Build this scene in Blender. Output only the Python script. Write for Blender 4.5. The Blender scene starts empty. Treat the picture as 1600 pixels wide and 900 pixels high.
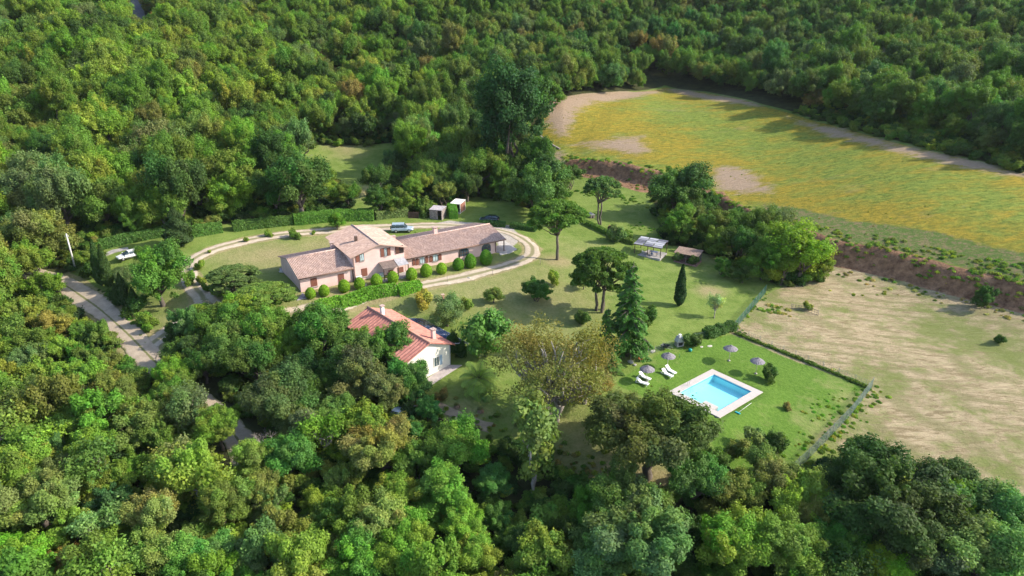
import bpy, math, random
import numpy as np
from mathutils import Vector, Matrix, noise as mnoise
R = math.radians
random.seed(7)
SC = bpy.context.scene
COL = SC.collection

# ------------------------------------------------------------------ camera, sky, sun, exposure
CAMZ, PITCH, FPX = 50.0, R(22.6), 1066.0
cam_d = bpy.data.cameras.new('camera'); cam = bpy.data.objects.new('camera', cam_d); COL.objects.link(cam)
cam.location = (0, 0, CAMZ); cam.rotation_euler = (R(90) - PITCH, 0, 0)
cam_d.sensor_width = 36; cam_d.lens = FPX / 1600 * 36; cam_d.clip_end = 3000; cam_d.clip_start = 1
SC.camera = cam
SUN_EL, SUN_AZ = R(34), R(90)          # azimuth clockwise from +Y: the sun stands to the right (+X)
world = bpy.data.worlds.new('World'); SC.world = world; world.use_nodes = True
wn = world.node_tree; bg = wn.nodes['Background']
sky = wn.nodes.new('ShaderNodeTexSky'); sky.sky_type = 'NISHITA'; sky.sun_disc = False
sky.sun_elevation = SUN_EL; sky.sun_rotation = SUN_AZ; sky.altitude = 100
sky.air_density = 1.0; sky.dust_density = 1.5; sky.ozone_density = 1.0
wn.links.new(sky.outputs[0], bg.inputs[0]); bg.inputs[1].default_value = 0.15
sl = bpy.data.lights.new('sun', 'SUN'); sl.energy = 3.45; sl.angle = R(0.53); sl.color = (1.0, 0.92, 0.78)
sun = bpy.data.objects.new('sun', sl); COL.objects.link(sun)
sdir = Vector((math.sin(SUN_AZ) * math.cos(SUN_EL), math.cos(SUN_AZ) * math.cos(SUN_EL), math.sin(SUN_EL)))
sun.rotation_euler = sdir.to_track_quat('Z', 'Y').to_euler(); sun.location = (200, 100, 150)
SC.view_settings.view_transform = 'Standard'; SC.view_settings.look = 'None'
SC.view_settings.gamma = 1; SC.view_settings.exposure = 1.06; SC.view_settings.use_curve_mapping = False
SC.render.engine = 'CYCLES'
SC.cycles.max_bounces = 5; SC.cycles.diffuse_bounces = 2; SC.cycles.glossy_bounces = 2
SC.cycles.transmission_bounces = 3; SC.cycles.transparent_max_bounces = 6

# ------------------------------------------------------------------ rays and terrain
CT, ST = math.cos(PITCH), math.sin(PITCH)
def ray(px, py):
    u, v = (px - 800) / FPX, (py - 450) / FPX
    return np.array((u, CT - v * ST, -ST - v * CT))
def atz(px, py, z):
    d = ray(px, py); t = (z - CAMZ) / d[2]
    return Vector((d[0] * t, d[1] * t, z))
def att(px, py, t):
    d = ray(px, py); return (d[0] * t, d[1] * t, CAMZ + d[2] * t)
def project(x, y, z):
    x = np.asarray(x, float); y = np.asarray(y, float); z = np.asarray(z, float) - CAMZ
    dep = y * CT - z * ST; up = y * ST + z * CT
    dep = np.where(dep < 1, 1, dep)
    return 800 + FPX * x / dep, 450 - FPX * up / dep, dep
CTRL = []
for px, py, z in [(1120,615,0),(1060,475,1.5),(1017,400,2.5),(870,405,4),(469,460,5),(620,430,5),(776,390,5),(740,352,5.2),(560,372,5.2),(450,420,5),(627,362,5.6),
                  (380,385,6.0),(440,364,6.6),(300,400,6.2),(205,395,6.2),(300,455,4.6),(230,540,1.8),(130,455,3.4),(20,415,5.5),(600,457,4.4),(500,480,3.9),
                  (690,470,3.4),(780,470,3),(700,575,1),(590,500,1.8),(620,600,0.2),(850,640,-.6),(720,630,0),(1020,745,-1.6),(1230,745,-2.2),(1360,607,-.6),
                  (1590,780,-3),(1150,520,.6),(1310,440,1.2),(1590,505,1.0),(1450,600,-.4),(1590,640,-1),(1110,365,3),(1000,320,4.0),
                  (900,290,5.2),(860,330,5),(780,325,5.8),(560,340,6.6),(440,350,7),(260,372,7.2),
                  (800,880,-6),(400,880,-5),(100,880,-3),(1200,880,-6),(1500,880,-5),(330,640,-1.2),(380,700,-2),(100,600,0.5),(40,700,-1),(450,600,-.6),(620,700,-3),(850,780,-5)]:
    p = atz(px, py, z); CTRL.append((p.x, p.y, z))
BANK_H = 2.9
for px, py, z in [(1300,415,1.9),(1360,427,1.8),(1420,440,1.7),(1500,461,1.55),(1600,492,1.4),(1720,530,1.3)]:
    p = atz(px, py, z); CTRL.append((p.x, p.y, z)); p = atz(px, py - 30 - (px - 1300) * .03, z + 3.6); CTRL.append((p.x, p.y, z + .7))
for px, py, t in [(1290,200,195),(1600,275,150),(1040,140,260),(860,175,215),(850,240,198),(1000,250,188),(1200,325,155),(1160,160,225),(1420,238,168),
                  (1200,230,190),(1450,300,147),(530,245,198),(640,240,200),(450,262,186)]:
    x, y, z = att(px, py, t)
    if px > 800: z -= BANK_H
    CTRL.append((x, y, z))
CTRL += [(-60,250,24),(70,310,30),(30,285,27),(0,330,49),(-100,205,24),(-100,150,10),(-160,170,20),(-150,300,52),(150,300,40),(130,230,22),(180,260,30),(0,430,80),(-200,420,85),(200,420,78),
         (260,330,52),(-260,300,58),(-260,150,22),(-180,90,10),(240,160,14),(240,60,-2),(-120,40,2),(0,30,-7),(120,30,-6),(-120,100,7),(-300,500,110),(300,500,105),(0,600,125),(-400,200,45),(400,250,45)]
CTRL = np.array(CTRL)
def _phi(r2): return 0.5 * r2 * np.log(r2 + 1e-9)
def _fit(C):
    S = 100.0; X = C[:, :2] / S; n = len(C)
    r2 = ((X[:, None] - X[None]) ** 2).sum(-1); K = _phi(r2) + np.eye(n) * 6e-4
    Pm = np.hstack([np.ones((n, 1)), X]); A = np.zeros((n + 3, n + 3)); A[:n, :n] = K; A[:n, n:] = Pm; A[n:, :n] = Pm.T
    return np.linalg.solve(A, np.concatenate([C[:, 2], np.zeros(3)])), X
_W, _X = _fit(CTRL)
def H0(x, y):
    x = np.asarray(x, float).ravel() / 100; y = np.asarray(y, float).ravel() / 100
    out = np.empty(len(x))
    for i in range(0, len(x), 40000):
        a, b = x[i:i+40000], y[i:i+40000]
        r2 = (a[:, None] - _X[None, :, 0]) ** 2 + (b[:, None] - _X[None, :, 1]) ** 2
        out[i:i+40000] = _phi(r2) @ _W[:-3] + _W[-3] + _W[-2] * a + _W[-1] * b
    return out
def _g0(px, py):
    t = np.linspace(40, 420, 700); d = ray(px, py)
    f = CAMZ + d[2] * t - H0(d[0] * t, d[1] * t); i = int(np.argmax(f < 0)); i = max(i, 1)
    tt = t[i-1] + (t[i] - t[i-1]) * f[i-1] / (f[i-1] - f[i] + 1e-9); return (d[0] * tt, d[1] * tt)
BANK = np.array([_g0(*p) for p in [(780,262),(880,266),(960,272),(1040,296),(1110,322),(1180,362),(1290,402),(1420,430),(1600,478),(1900,560)]])
def seg_dist(x, y, poly, closed=False):
    """distance to a polyline and the sign of the side (left positive)"""
    x = np.asarray(x, float).ravel(); y = np.asarray(y, float).ravel()
    best = np.full(len(x), 1e18); sg = np.ones(len(x)); par = np.zeros(len(x)); acc = 0.0
    pts = list(poly) + ([poly[0]] if closed else [])
    for a, b in zip(pts[:-1], pts[1:]):
        dx, dy = b[0] - a[0], b[1] - a[1]; L = dx * dx + dy * dy + 1e-12
        t = np.clip(((x - a[0]) * dx + (y - a[1]) * dy) / L, 0, 1)
        ex, ey = x - a[0] - t * dx, y - a[1] - t * dy; d = ex * ex + ey * ey
        m = d < best; best = np.where(m, d, best); sg = np.where(m, np.sign(dx * (y - a[1]) - dy * (x - a[0])), sg)
        par = np.where(m, acc + t * math.sqrt(L), par); acc += math.sqrt(L)
    return np.sqrt(best), sg, par
def sstep(e0, e1, v):
    t = np.clip((v - e0) / (e1 - e0), 0, 1); return t * t * (3 - 2 * t)
POOLZ = .12
_pi = [atz(*q, 0) for q in ((1112.8, 585.8), (1171.1, 612.7), (1126.4, 643.9), (1062.0, 617.6))]
_pc = sum(_pi, Vector()) / 4; _pu = (_pi[1] - _pi[0]).normalized(); _pv = Vector((-_pu.y, _pu.x, 0))
def _pool(x, y):
    a = abs((x - _pc.x) * _pu.x + (y - _pc.y) * _pu.y) - 3.1; b = abs((x - _pc.x) * _pv.x + (y - _pc.y) * _pv.y) - 3.95
    return np.maximum(a, b)
def H(x, y):
    x = np.asarray(x, float).ravel(); y = np.asarray(y, float).ravel()
    d, s, par = seg_dist(x, y, BANK); sd = d * s
    wob = .45 * np.sin(par * .22) + .3 * np.sin(par * .61 + 1.3)
    fade = sstep(0, 26, par)
    near = sstep(-1.5, 1.2, sd + wob) * (1 - .0 * sd)
    z = H0(x, y) + BANK_H * near * fade + .12 * np.sin(x * .21 + 1.1 * np.sin(y * .13)) * np.sin(y * .17)
    pd = _pool(x, y); k = 1 - sstep(1.4, 5.0, pd); z = z * (1 - k) + POOLZ * k
    return z - 2.0 * (1 - sstep(.25, .85, pd))
def h(x, y): return float(H([x], [y])[0])
_TT = np.concatenate([np.linspace(40, 260, 900), np.linspace(261, 700, 500)])
def G(px, py):
    d = ray(px, py); f = CAMZ + d[2] * _TT - H(d[0] * _TT, d[1] * _TT)
    i = int(np.argmax(f < 0)); i = max(i, 1)
    t0, t1, f0, f1 = _TT[i-1], _TT[i], f[i-1], f[i]
    t = t0 + (t1 - t0) * f0 / (f0 - f1 + 1e-9); x, y = d[0] * t, d[1] * t
    return Vector((x, y, h(x, y)))
def GP(pts): return [tuple(G(*p)[:2]) for p in pts]
def inside(x, y, poly):
    x = np.asarray(x, float).ravel(); y = np.asarray(y, float).ravel(); c = np.zeros(len(x), bool)
    n = len(poly)
    for i in range(n):
        (x1, y1), (x2, y2) = poly[i], poly[(i + 1) % n]
        cr = ((y1 > y) != (y2 > y)) & (x < (x2 - x1) * (y - y1) / (y2 - y1 + 1e-12) + x1); c ^= cr
    return c
def sdist(x, y, poly):
    d, _, _ = seg_dist(x, y, poly, True); return np.where(inside(x, y, poly), d, -d)

# ------------------------------------------------------------------ object helpers
def tag(o, label=None, cat=None, group=None, kind=None):
    if label: o['label'] = label
    if cat: o['category'] = cat
    if group: o['group'] = group
    if kind: o['kind'] = kind
    return o
def empty(name, loc, rz=0, sc=None):
    o = bpy.data.objects.new(name, None); COL.objects.link(o); o.location = loc; o.rotation_euler = (0, 0, rz)
    o.empty_display_size = .5
    if sc: o.scale = sc
    return o
def link(name, me, parent=None, mat_=None):
    o = bpy.data.objects.new(name, me); COL.objects.link(o)
    if parent: o.parent = parent
    if mat_ and not me.materials: me.materials.append(mat_)
    return o
def np_mesh(name, V, F, mat_=None, col=None, smooth=False):
    """V (n,3), F (m,k) of one size"""
    V = np.asarray(V, np.float32); F = np.asarray(F, np.int32); me = bpy.data.meshes.new(name)
    me.vertices.add(len(V)); me.vertices.foreach_set('co', V.ravel())
    k = F.shape[1]; me.loops.add(F.size); me.loops.foreach_set('vertex_index', F.ravel())
    me.polygons.add(len(F)); me.polygons.foreach_set('loop_start', np.arange(0, F.size, k, dtype=np.int32))
    if smooth: me.polygons.foreach_set('use_smooth', np.ones(len(F), bool))
    me.update(calc_edges=True)
    if col is not None:
        a = me.attributes.new('leaf', 'FLOAT_COLOR', 'POINT')
        c = np.ones((len(V), 4), np.float32); c[:, :3] = col; a.data.foreach_set('color', c.ravel())
    if mat_: me.materials.append(mat_)
    return me
class MB:
    def __init__(s): s.v = []; s.f = []; s.sm = []
    def add(s, vs, fs, M=None, sm=False):
        b = len(s.v); s.v += [tuple((M @ Vector(v)) if M else v) for v in vs]; s.f += [tuple(b + i for i in f) for f in fs]; s.sm += [sm] * len(fs); return s
    def box(s, x0, x1, y0, y1, z0, z1, M=None):
        return s.add([(x0,y0,z0),(x1,y0,z0),(x1,y1,z0),(x0,y1,z0),(x0,y0,z1),(x1,y0,z1),(x1,y1,z1),(x0,y1,z1)],
                     [(0,3,2,1),(4,5,6,7),(0,1,5,4),(1,2,6,5),(2,3,7,6),(3,0,4,7)], M)
    def tube(s, pts, rad, n=8, cap=True, sm=True):
        pts = [Vector(p) for p in pts]; rad = list(rad) if hasattr(rad, '__len__') else [rad] * len(pts); b = len(s.v)
        for i, p in enumerate(pts):
            d = (pts[min(i+1, len(pts)-1)] - pts[max(i-1, 0)]).normalized()
            a = d.orthogonal().normalized() if i == 0 else (a - d * a.dot(d)).normalized()
            c = d.cross(a)
            for k in range(n):
                w = 2 * math.pi * k / n; s.v.append(tuple(p + (a * math.cos(w) + c * math.sin(w)) * rad[i]))
        for i in range(len(pts) - 1):
            for k in range(n):
                s.f.append((b+i*n+k, b+i*n+(k+1)%n, b+(i+1)*n+(k+1)%n, b+(i+1)*n+k)); s.sm.append(sm)
        if cap:
            s.f.append(tuple(b + k for k in range(n))[::-1]); s.f.append(tuple(b + (len(pts)-1)*n + k for k in range(n))); s.sm += [False, False]
        return s
    def lathe(s, prof, n=16, M=None, sm=True):
        b0 = []; vs = []; fs = []
        for r_, z_ in prof:
            for k in range(n): w = 2*math.pi*k/n; vs.append((r_*math.cos(w), r_*math.sin(w), z_))
        for i in range(len(prof)-1):
            for k in range(n): fs.append((i*n+k, i*n+(k+1)%n, (i+1)*n+(k+1)%n, (i+1)*n+k))
        return s.add(vs, fs, M, sm)
    def prism(s, poly, y0, y1, M=None):
        """poly in xz, extruded along y"""
        n = len(poly); vs = [(x, y0, z) for x, z in poly] + [(x, y1, z) for x, z in poly]
        fs = [tuple(range(n)), tuple(range(2*n-1, n-1, -1))] + [(i, i+n, (i+1)%n+n, (i+1)%n) for i in range(n)]
        return s.add(vs, fs, M)
    def build(s, name, m, parent=None, bevel=0, flip=True):
        me = bpy.data.meshes.new(name); me.from_pydata(s.v, [], s.f); me.polygons.foreach_set('use_smooth', s.sm)
        me.validate(); me.update()
        import bmesh
        bm = bmesh.new(); bm.from_mesh(me); bmesh.ops.recalc_face_normals(bm, faces=bm.faces)
        if bevel: bmesh.ops.bevel(bm, geom=[e for e in bm.edges if len(e.link_faces) == 2 and e.calc_face_angle(0) > .6], offset=bevel, segments=2, affect='EDGES', profile=.5)
        bm.to_mesh(me); bm.free()
        if m: me.materials.append(m)
        return link(name, me, parent)

# ------------------------------------------------------------------ materials
def nodemat(name):
    m = bpy.data.materials.new(name); m.use_nodes = True; nt = m.node_tree; return m, nt, nt.nodes['Principled BSDF']
def N(nt, t, **kw):
    n = nt.nodes.new(t)
    for k, v in kw.items(): setattr(n, k, v)
    return n
def noise_(nt, scale, detail=4, rough=.6, vec=None, dist=0):
    n = N(nt, 'ShaderNodeTexNoise'); n.inputs['Scale'].default_value = scale; n.inputs['Detail'].default_value = detail
    n.inputs['Roughness'].default_value = rough; n.inputs['Distortion'].default_value = dist
    if vec is not None: nt.links.new(vec, n.inputs['Vector'])
    return n.outputs['Fac']
def ramp(nt, fac, a, b, c0=(0,0,0,1), c1=(1,1,1,1)):
    r_ = N(nt, 'ShaderNodeValToRGB'); e = r_.color_ramp.elements; e[0].position = a; e[1].position = b; e[0].color = c0; e[1].color = c1
    nt.links.new(fac, r_.inputs[0]); return r_.outputs[0]
def mix(nt, fac, a, b, mode='MIX'):
    m = N(nt, 'ShaderNodeMix', data_type='RGBA', blend_type=mode)
    for s_, v in ((m.inputs[0], fac), (m.inputs[6], a), (m.inputs[7], b)):
        if isinstance(v, (int, float)): s_.default_value = v
        elif isinstance(v, tuple): s_.default_value = v if len(v) == 4 else (*v, 1)
        else: nt.links.new(v, s_)
    return m.outputs[2]
def mth(nt, op, a, b=None, clamp=False):
    m = N(nt, 'ShaderNodeMath', operation=op, use_clamp=clamp)
    for i, v in enumerate((a, b)):
        if v is None: continue
        if isinstance(v, (int, float)): m.inputs[i].default_value = v
        else: nt.links.new(v, m.inputs[i])
    return m.outputs[0]
def plain(name, c, rough=.7, var=.12, scale=3.0, metal=0, spec=.5, bump=0, bscale=20):
    m, nt, b = nodemat(name); tc = N(nt, 'ShaderNodeTexCoord').outputs['Object']
    n1 = noise_(nt, scale, 5, .65, tc)
    d = tuple(max(0, x * (1 - 2.2 * var)) for x in c); l = tuple(min(1, x * (1 + 1.6 * var)) for x in c)
    nt.links.new(ramp(nt, n1, .3, .72, (*d, 1), (*l, 1)), b.inputs['Base Color'])
    b.inputs['Roughness'].default_value = rough; b.inputs['Metallic'].default_value = metal; b.inputs['Specular IOR Level'].default_value = spec
    if bump:
        bp = N(nt, 'ShaderNodeBump'); bp.inputs['Strength'].default_value = bump; bp.inputs['Distance'].default_value = .03
        nt.links.new(noise_(nt, bscale, 4, .6, tc), bp.inputs['Height']); nt.links.new(bp.outputs[0], b.inputs['Normal'])
    return m
def foliage_mat(name, rough=.6, trans=.38, spec=.15, gain=(1.50, 1.62, 1.22, 1)):
    m, nt, b = nodemat(name)
    at = N(nt, 'ShaderNodeAttribute', attribute_type='INSTANCER', attribute_name='color')
    lf = N(nt, 'ShaderNodeAttribute', attribute_type='GEOMETRY', attribute_name='leaf')
    c = mix(nt, 1.0, at.outputs['Color'], lf.outputs['Color'], 'MULTIPLY')
    c = mix(nt, 1.0, c, gain, 'MULTIPLY')
    nt.links.new(c, b.inputs['Base Color']); b.inputs['Roughness'].default_value = rough; b.inputs['Specular IOR Level'].default_value = spec
    tr = N(nt, 'ShaderNodeBsdfTranslucent'); tcol = mix(nt, 1.0, c, (1.25, 1.3, .55, 1), 'MULTIPLY'); nt.links.new(tcol, tr.inputs[0])
    ms = N(nt, 'ShaderNodeMixShader'); ms.inputs[0].default_value = trans
    nt.links.new(b.outputs[0], ms.inputs[1]); nt.links.new(tr.outputs[0], ms.inputs[2]); nt.links.new(ms.outputs[0], nt.nodes['Material Output'].inputs[0])
    return m
M_LEAF = foliage_mat('foliage'); M_GLOSSY = foliage_mat('glossy_foliage', .5, .22, .25)
M_BARK = plain('bark', (.13, .105, .085), .9, .25, 2.5, bump=.6, bscale=8)
M_PALEBARK = plain('pale_bark', (.34, .30, .26), .9, .2, 2.5, bump=.5, bscale=8)

# ------------------------------------------------------------------ the ground
OPEN_PX = [(95,440),(150,402),(166,385),(262,368),(330,356),(440,347),(520,337),(640,334),(672,332),(700,318),(735,308),(800,318),(850,345),(905,345),(880,300),(860,285),(900,280),(960,282),(1010,300),(1020,340),
           (1045,385),(1110,402),(1160,420),(1200,446),(1240,450),(1300,436),(1300,418),(1420,440),(1600,500),(1780,570),(1780,900),(1600,812),(1520,790),(1420,735),(1330,705),(1290,722),(1230,752),(1150,735),(1100,705),
           (1060,760),(1000,790),(930,745),(860,712),(790,690),(650,652),(640,610),(655,560),(560,530),(540,505),(470,500),(330,482),(300,480),(245,545),(215,562),(150,490)]
FIELD_PX = [(842,250),(846,215),(850,165),(890,152),(1040,136),(1100,144),(1180,162),(1240,178),(1330,203),(1450,235),(1600,272),(1800,330),(1800,560),(1600,492),(1420,440),(1290,398),(1180,350),(1110,312),(1040,290),(960,268),(880,258)]
CLEAR_PX = [(440,240),(500,228),(620,226),(640,240),(610,275),(600,300),(575,335),(552,335),(530,285),(470,262)]
OPEN, FIELD, CLEARING = GP(OPEN_PX), GP(FIELD_PX), GP(CLEAR_PX)
ROAD_L = GP([(-60,400),(20,418),(80,437),(110,452),(145,476),(180,505),(212,535),(238,562),(275,598),(318,630),(350,660),(378,698),(392,722)])
DRIVE = GP([(226,546),(262,520),(300,492),(318,468),(304,447),(294,428),(300,408),(335,390),(385,376),(440,367),(520,360),(590,356),(670,352),(740,354),(790,362),(818,374),(832,388),(826,402),(795,415),(735,431),(650,448),(560,468),(500,484),(455,492),(400,492),(340,482),(318,468)])
FAR_ROAD = GP([(172,-40),(200,-6),(213,16),(219,42)])
HAY = GP([(1145,520),(1165,495),(1200,462),(1236,446),(1296,416),(1420,436),(1600,488),(1800,580),(1800,900),(1600,800),(1500,770),(1400,720),(1320,700),(1290,695),(1368,606),(1250,565)])
POOLLAWN = GP([(960,600),(1040,545),(1110,528),(1148,522),(1250,560),(1350,606),(1310,650),(1220,742),(1130,735),(1110,690),(1050,640)])
SHALLOW = [GP(q) for q in ([(845,160),(870,150),(960,140),(1040,139),(1000,152),(930,162),(905,178),(890,215),(868,215),(848,190)],
                        [(1035,137),(1080,138),(1180,160),(1190,168),(1130,160)], [(1225,180),(1330,203),(1450,235),(1620,272),(1620,284),(1500,262),(1420,245),(1330,222),(1270,205)],
                        [(970,215),(1005,212),(1020,235),(995,245),(965,238),(880,225)], [(1110,262),(1145,258),(1190,275),(1210,300),(1150,305),(1110,290)],
                        [(870,235),(890,240),(880,258),(850,255)])]
SOIL = [GP(q) for q in ([(850,254),(930,254),(1035,268),(1045,300),(1000,300),(950,285),(870,266)], [(1090,300),(1130,300),(1150,330),(1190,350),(1180,372),(1130,350),(1080,330)])]
HARD = GP([(676,350),(700,345),(800,352),(812,372),(795,392),(780,396),(775,372),(700,362)])
def build_ground():
    def axis(lo, hi, a, b, s, g):
        c = list(np.arange(a, b, s)); st = s; v = a
        while v > lo: st *= g; v -= st; c.insert(0, v)
        st = s; v = c[-1]
        while v < hi: st *= g; v += st; c.append(v)
        return np.array(c)
    xs = axis(-900, 900, -75, 130, .65, 1.07); ys = axis(-60, 1400, 62, 245, .65, 1.07)
    X, Y = np.meshgrid(xs, ys); x, y = X.ravel(), Y.ravel(); z = H(x, y); nx, ny = len(xs), len(ys)
    idx = np.arange(nx * ny).reshape(ny, nx)
    F = np.stack([idx[:-1, :-1], idx[:-1, 1:], idx[1:, 1:], idx[1:, :-1]], -1).reshape(-1, 4)
    me = np_mesh('ground', np.stack([x, y, z], -1), F, smooth=True)
    def put(name, v):
        a = me.attributes.new(name, 'FLOAT', 'POINT'); a.data.foreach_set('value', np.asarray(v, np.float32))
    e = 1.1
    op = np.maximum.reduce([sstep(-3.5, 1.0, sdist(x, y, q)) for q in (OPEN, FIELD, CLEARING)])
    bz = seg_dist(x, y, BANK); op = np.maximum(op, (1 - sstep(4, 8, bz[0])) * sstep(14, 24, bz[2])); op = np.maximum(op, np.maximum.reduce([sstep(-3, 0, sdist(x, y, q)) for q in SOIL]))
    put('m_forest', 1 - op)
    put('m_hay', sstep(-2.2, 1.2, sdist(x, y, HAY)))
    bd_, bs_, _q = seg_dist(x, y, BANK); fld = sstep(-1, 1.5, sdist(x, y, FIELD)) * sstep(.3, 2.0, bd_ * bs_); put('m_flower', fld)
    # greener half of the field: to the upper right and far end
    gz = GP([(1000,150),(1100,165),(1260,215),(1450,262),(1600,300),(1640,350),(1560,345),(1430,312),(1280,282),(1140,232),(1040,196),(990,170)])
    put('m_fgreen', np.maximum.reduce([sstep(-14, 12, sdist(x, y, gz)), .8 * sstep(-4, 3, sdist(x, y, GP([(850,225),(880,225),(960,245),(1060,262),(1060,280),(880,255),(840,250)]))),
                                    .9 * sstep(-6, 3, sdist(x, y, GP([(1110,300),(1250,350),(1420,380),(1600,420),(1600,470),(1420,432),(1290,400),(1180,350)])))]))
    put('m_dirt', np.maximum.reduce([sstep(-6, 6, sdist(x, y, q)) * .86 for q in SHALLOW]))
    bd, bs, bp = seg_dist(x, y, BANK); sd = bd * bs
    bank = sstep(-3.0, -1.4, sd) * (1 - sstep(1.2, 3.2, sd)) * sstep(14, 24, bp) 
    put('m_soil', np.maximum(bank, np.maximum.reduce([sstep(-2.0, 1.5, sdist(x, y, q)) for q in SOIL])))
    rough = sstep(1.0, 3.5, sd) * (1 - sstep(7, 15, sd)) * sstep(60, 95, bp)
    put('m_rough', rough)
    put('m_pool', sstep(-1.5, 1.5, sdist(x, y, POOLLAWN)))
    d1 = seg_dist(x, y, ROAD_L)[0]; d2 = seg_dist(x, y, DRIVE)[0]
    put('m_verge', np.maximum((1 - sstep(2.2, 4.2, d1)), (1 - sstep(1.4, 3.0, d2)) * .8))
    dry = np.zeros(len(x))
    for (px, py, r_, w) in [(430,400,9,1),(500,385,8,.9),(380,400,7,.8),(800,440,16,.75),(860,470,14,.7),(700,460,9,.6),(920,395,8,.6),(870,408,4,1.2),(540,470,12,.9),(660,440,14,.55),(1110,455,3,1.2),(860,520,14,.5),(300,500,10,.7),
                            (270,470,8,.5),(1290,670,5,1.0),(1330,620,4,.9),(960,745,6,1.2),(1010,770,5,1.5),(900,700,8,.8),(720,650,5,.7),(1200,700,3,.6),(1310,600,4,.6),(980,330,4,.4),(1110,400,6,.6),(760,335,4,.2),(595,300,8,1.4),(540,232,8,.9),(1050,425,10,.3)]:
        p = G(px, py); dry = np.maximum(dry, w * np.exp(-((x - p.x) ** 2 + (y - p.y) ** 2) / (r_ * r_)))
    put('m_dry', dry)
    hgm = np.zeros(len(x))
    for (px, py, r_, w) in [(1490,520,8,1.1),(1560,545,8,1.1),(1590,560,6,1),(1375,590,5,.9),(1340,640,4,.8),(1430,480,5,.5),(1550,740,5,.8),(1300,665,4,.9),(1180,500,5,.7),(1215,470,5,.8),(1300,490,4,.5),(1450,600,5,.5),(1270,690,4,1),(1500,650,5,.4),(1590,700,5,.6),(1400,440,4,.6),(1250,530,3,.5)]:
        p = G(px, py); hgm = np.maximum(hgm, w * np.exp(-((x - p.x) ** 2 + (y - p.y) ** 2) / (r_ * r_)))
    put('m_hgreen', hgm)
    put('m_hard', sstep(-1.5, 1.2, sdist(x, y, HARD)))
    m, nt, b = nodemat('terrain')
    tc = N(nt, 'ShaderNodeTexCoord').outputs['Object']
    A = lambda n: N(nt, 'ShaderNodeAttribute', attribute_type='GEOMETRY', attribute_name=n).outputs['Fac']
    nb = noise_(nt, .06, 5, .6, tc); nm = noise_(nt, .35, 6, .65, tc); nf = noise_(nt, 2.2, 6, .7, tc); nff = noise_(nt, 9, 4, .7, tc)
    def soft(mask, k=.55, lo=.42, hi=.62, nz=nm):   # noisy edge for a mask
        return ramp(nt, mth(nt, 'ADD', mask, mth(nt, 'MULTIPLY', mth(nt, 'SUBTRACT', nz, .5), k)), lo, hi)
    lawn = mix(nt, ramp(nt, nm, .36, .66), (.105,.170,.028), (.180,.245,.056))
    lawn = mix(nt, mth(nt, 'MULTIPLY', ramp(nt, noise_(nt, 1.1, 7, .8, tc), .42, .66), .6), lawn, (.20,.235,.065))
    dryc = mix(nt, ramp(nt, nf, .3, .7), (.22,.175,.085), (.38,.31,.175))
    dm = mth(nt, 'ADD', mth(nt, 'MULTIPLY', A('m_dry'), .85), mth(nt, 'MULTIPLY', mth(nt, 'SUBTRACT', nb, .52), .8))
    dm = mth(nt, 'ADD', dm, mth(nt, 'MULTIPLY', mth(nt, 'SUBTRACT', nm, .5), .7))
    lawn = mix(nt, mth(nt, 'MULTIPLY', ramp(nt, dm, .14, .9), .8), lawn, dryc)
    pl = mix(nt, ramp(nt, nf, .35, .7), (.080,.160,.020), (.135,.225,.038))
    pl = mix(nt, mth(nt, 'MULTIPLY', ramp(nt, mth(nt, 'ADD', nm, mth(nt, 'MULTIPLY', A('m_dry'), .35)), .6, .85), .7), pl, (.26,.26,.10))
    lawn = mix(nt, soft(A('m_pool'), .3), lawn, pl)
    c = lawn
    # hay: mown rows of straw over stubble
    mp = N(nt, 'ShaderNodeMapping'); mp.inputs['Rotation'].default_value = (0, 0, R(50)); mp.inputs['Scale'].default_value = (.28, 1.3, 1); nt.links.new(tc, mp.inputs[0])
    rows = noise_(nt, 1.3, 8, .8, mp.outputs[0], .9)
    mp2 = N(nt, 'ShaderNodeMapping'); mp2.inputs['Rotation'].default_value = (0, 0, R(84)); mp2.inputs['Scale'].default_value = (.26, 1.2, 1); nt.links.new(tc, mp2.inputs[0])
    rows2 = noise_(nt, 1.1, 8, .8, mp2.outputs[0], .7)
    rsel = ramp(nt, mth(nt, 'ADD', nb, 0.0), .44, .56)
    rr = mix(nt, rsel, rows, rows2)
    hay = mix(nt, ramp(nt, rr, .42, .56), (.20,.155,.08), (.44,.35,.22))
    wv = N(nt, 'ShaderNodeTexWave', bands_direction='Y'); wv.inputs['Scale'].default_value = .13; wv.inputs['Distortion'].default_value = 3.5; wv.inputs['Detail'].default_value = 4; wv.inputs['Detail Scale'].default_value = 1.2; nt.links.new(mp.outputs[0], wv.inputs['Vector'])
    wv2 = N(nt, 'ShaderNodeTexWave', bands_direction='Y'); wv2.inputs['Scale'].default_value = .13; wv2.inputs['Distortion'].default_value = 3.5; wv2.inputs['Detail'].default_value = 4; wv2.inputs['Detail Scale'].default_value = 1.2; nt.links.new(mp2.outputs[0], wv2.inputs['Vector'])
    wvm = mix(nt, rsel, wv.outputs['Fac'], wv2.outputs['Fac']); hay = mix(nt, mth(nt, 'MULTIPLY', ramp(nt, wvm, .0, .42, (1,1,1,1), (0,0,0,1)), .7), hay, (.17,.165,.065))
    hay = mix(nt, mth(nt, 'MULTIPLY', ramp(nt, nff, .4, .75), .35), hay, (.53,.44,.29))
    hg = mth(nt, 'ADD', mth(nt, 'ADD', mth(nt, 'MULTIPLY', rr, .5), mth(nt, 'MULTIPLY', nm, .6)), mth(nt, 'MULTIPLY', A('m_hgreen'), .17))
    hay = mix(nt, mth(nt, 'MULTIPLY', ramp(nt, hg, .575, .71), .8), hay, (.15,.19,.045))
    c = mix(nt, soft(A('m_hay'), .7), c, hay)
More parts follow.
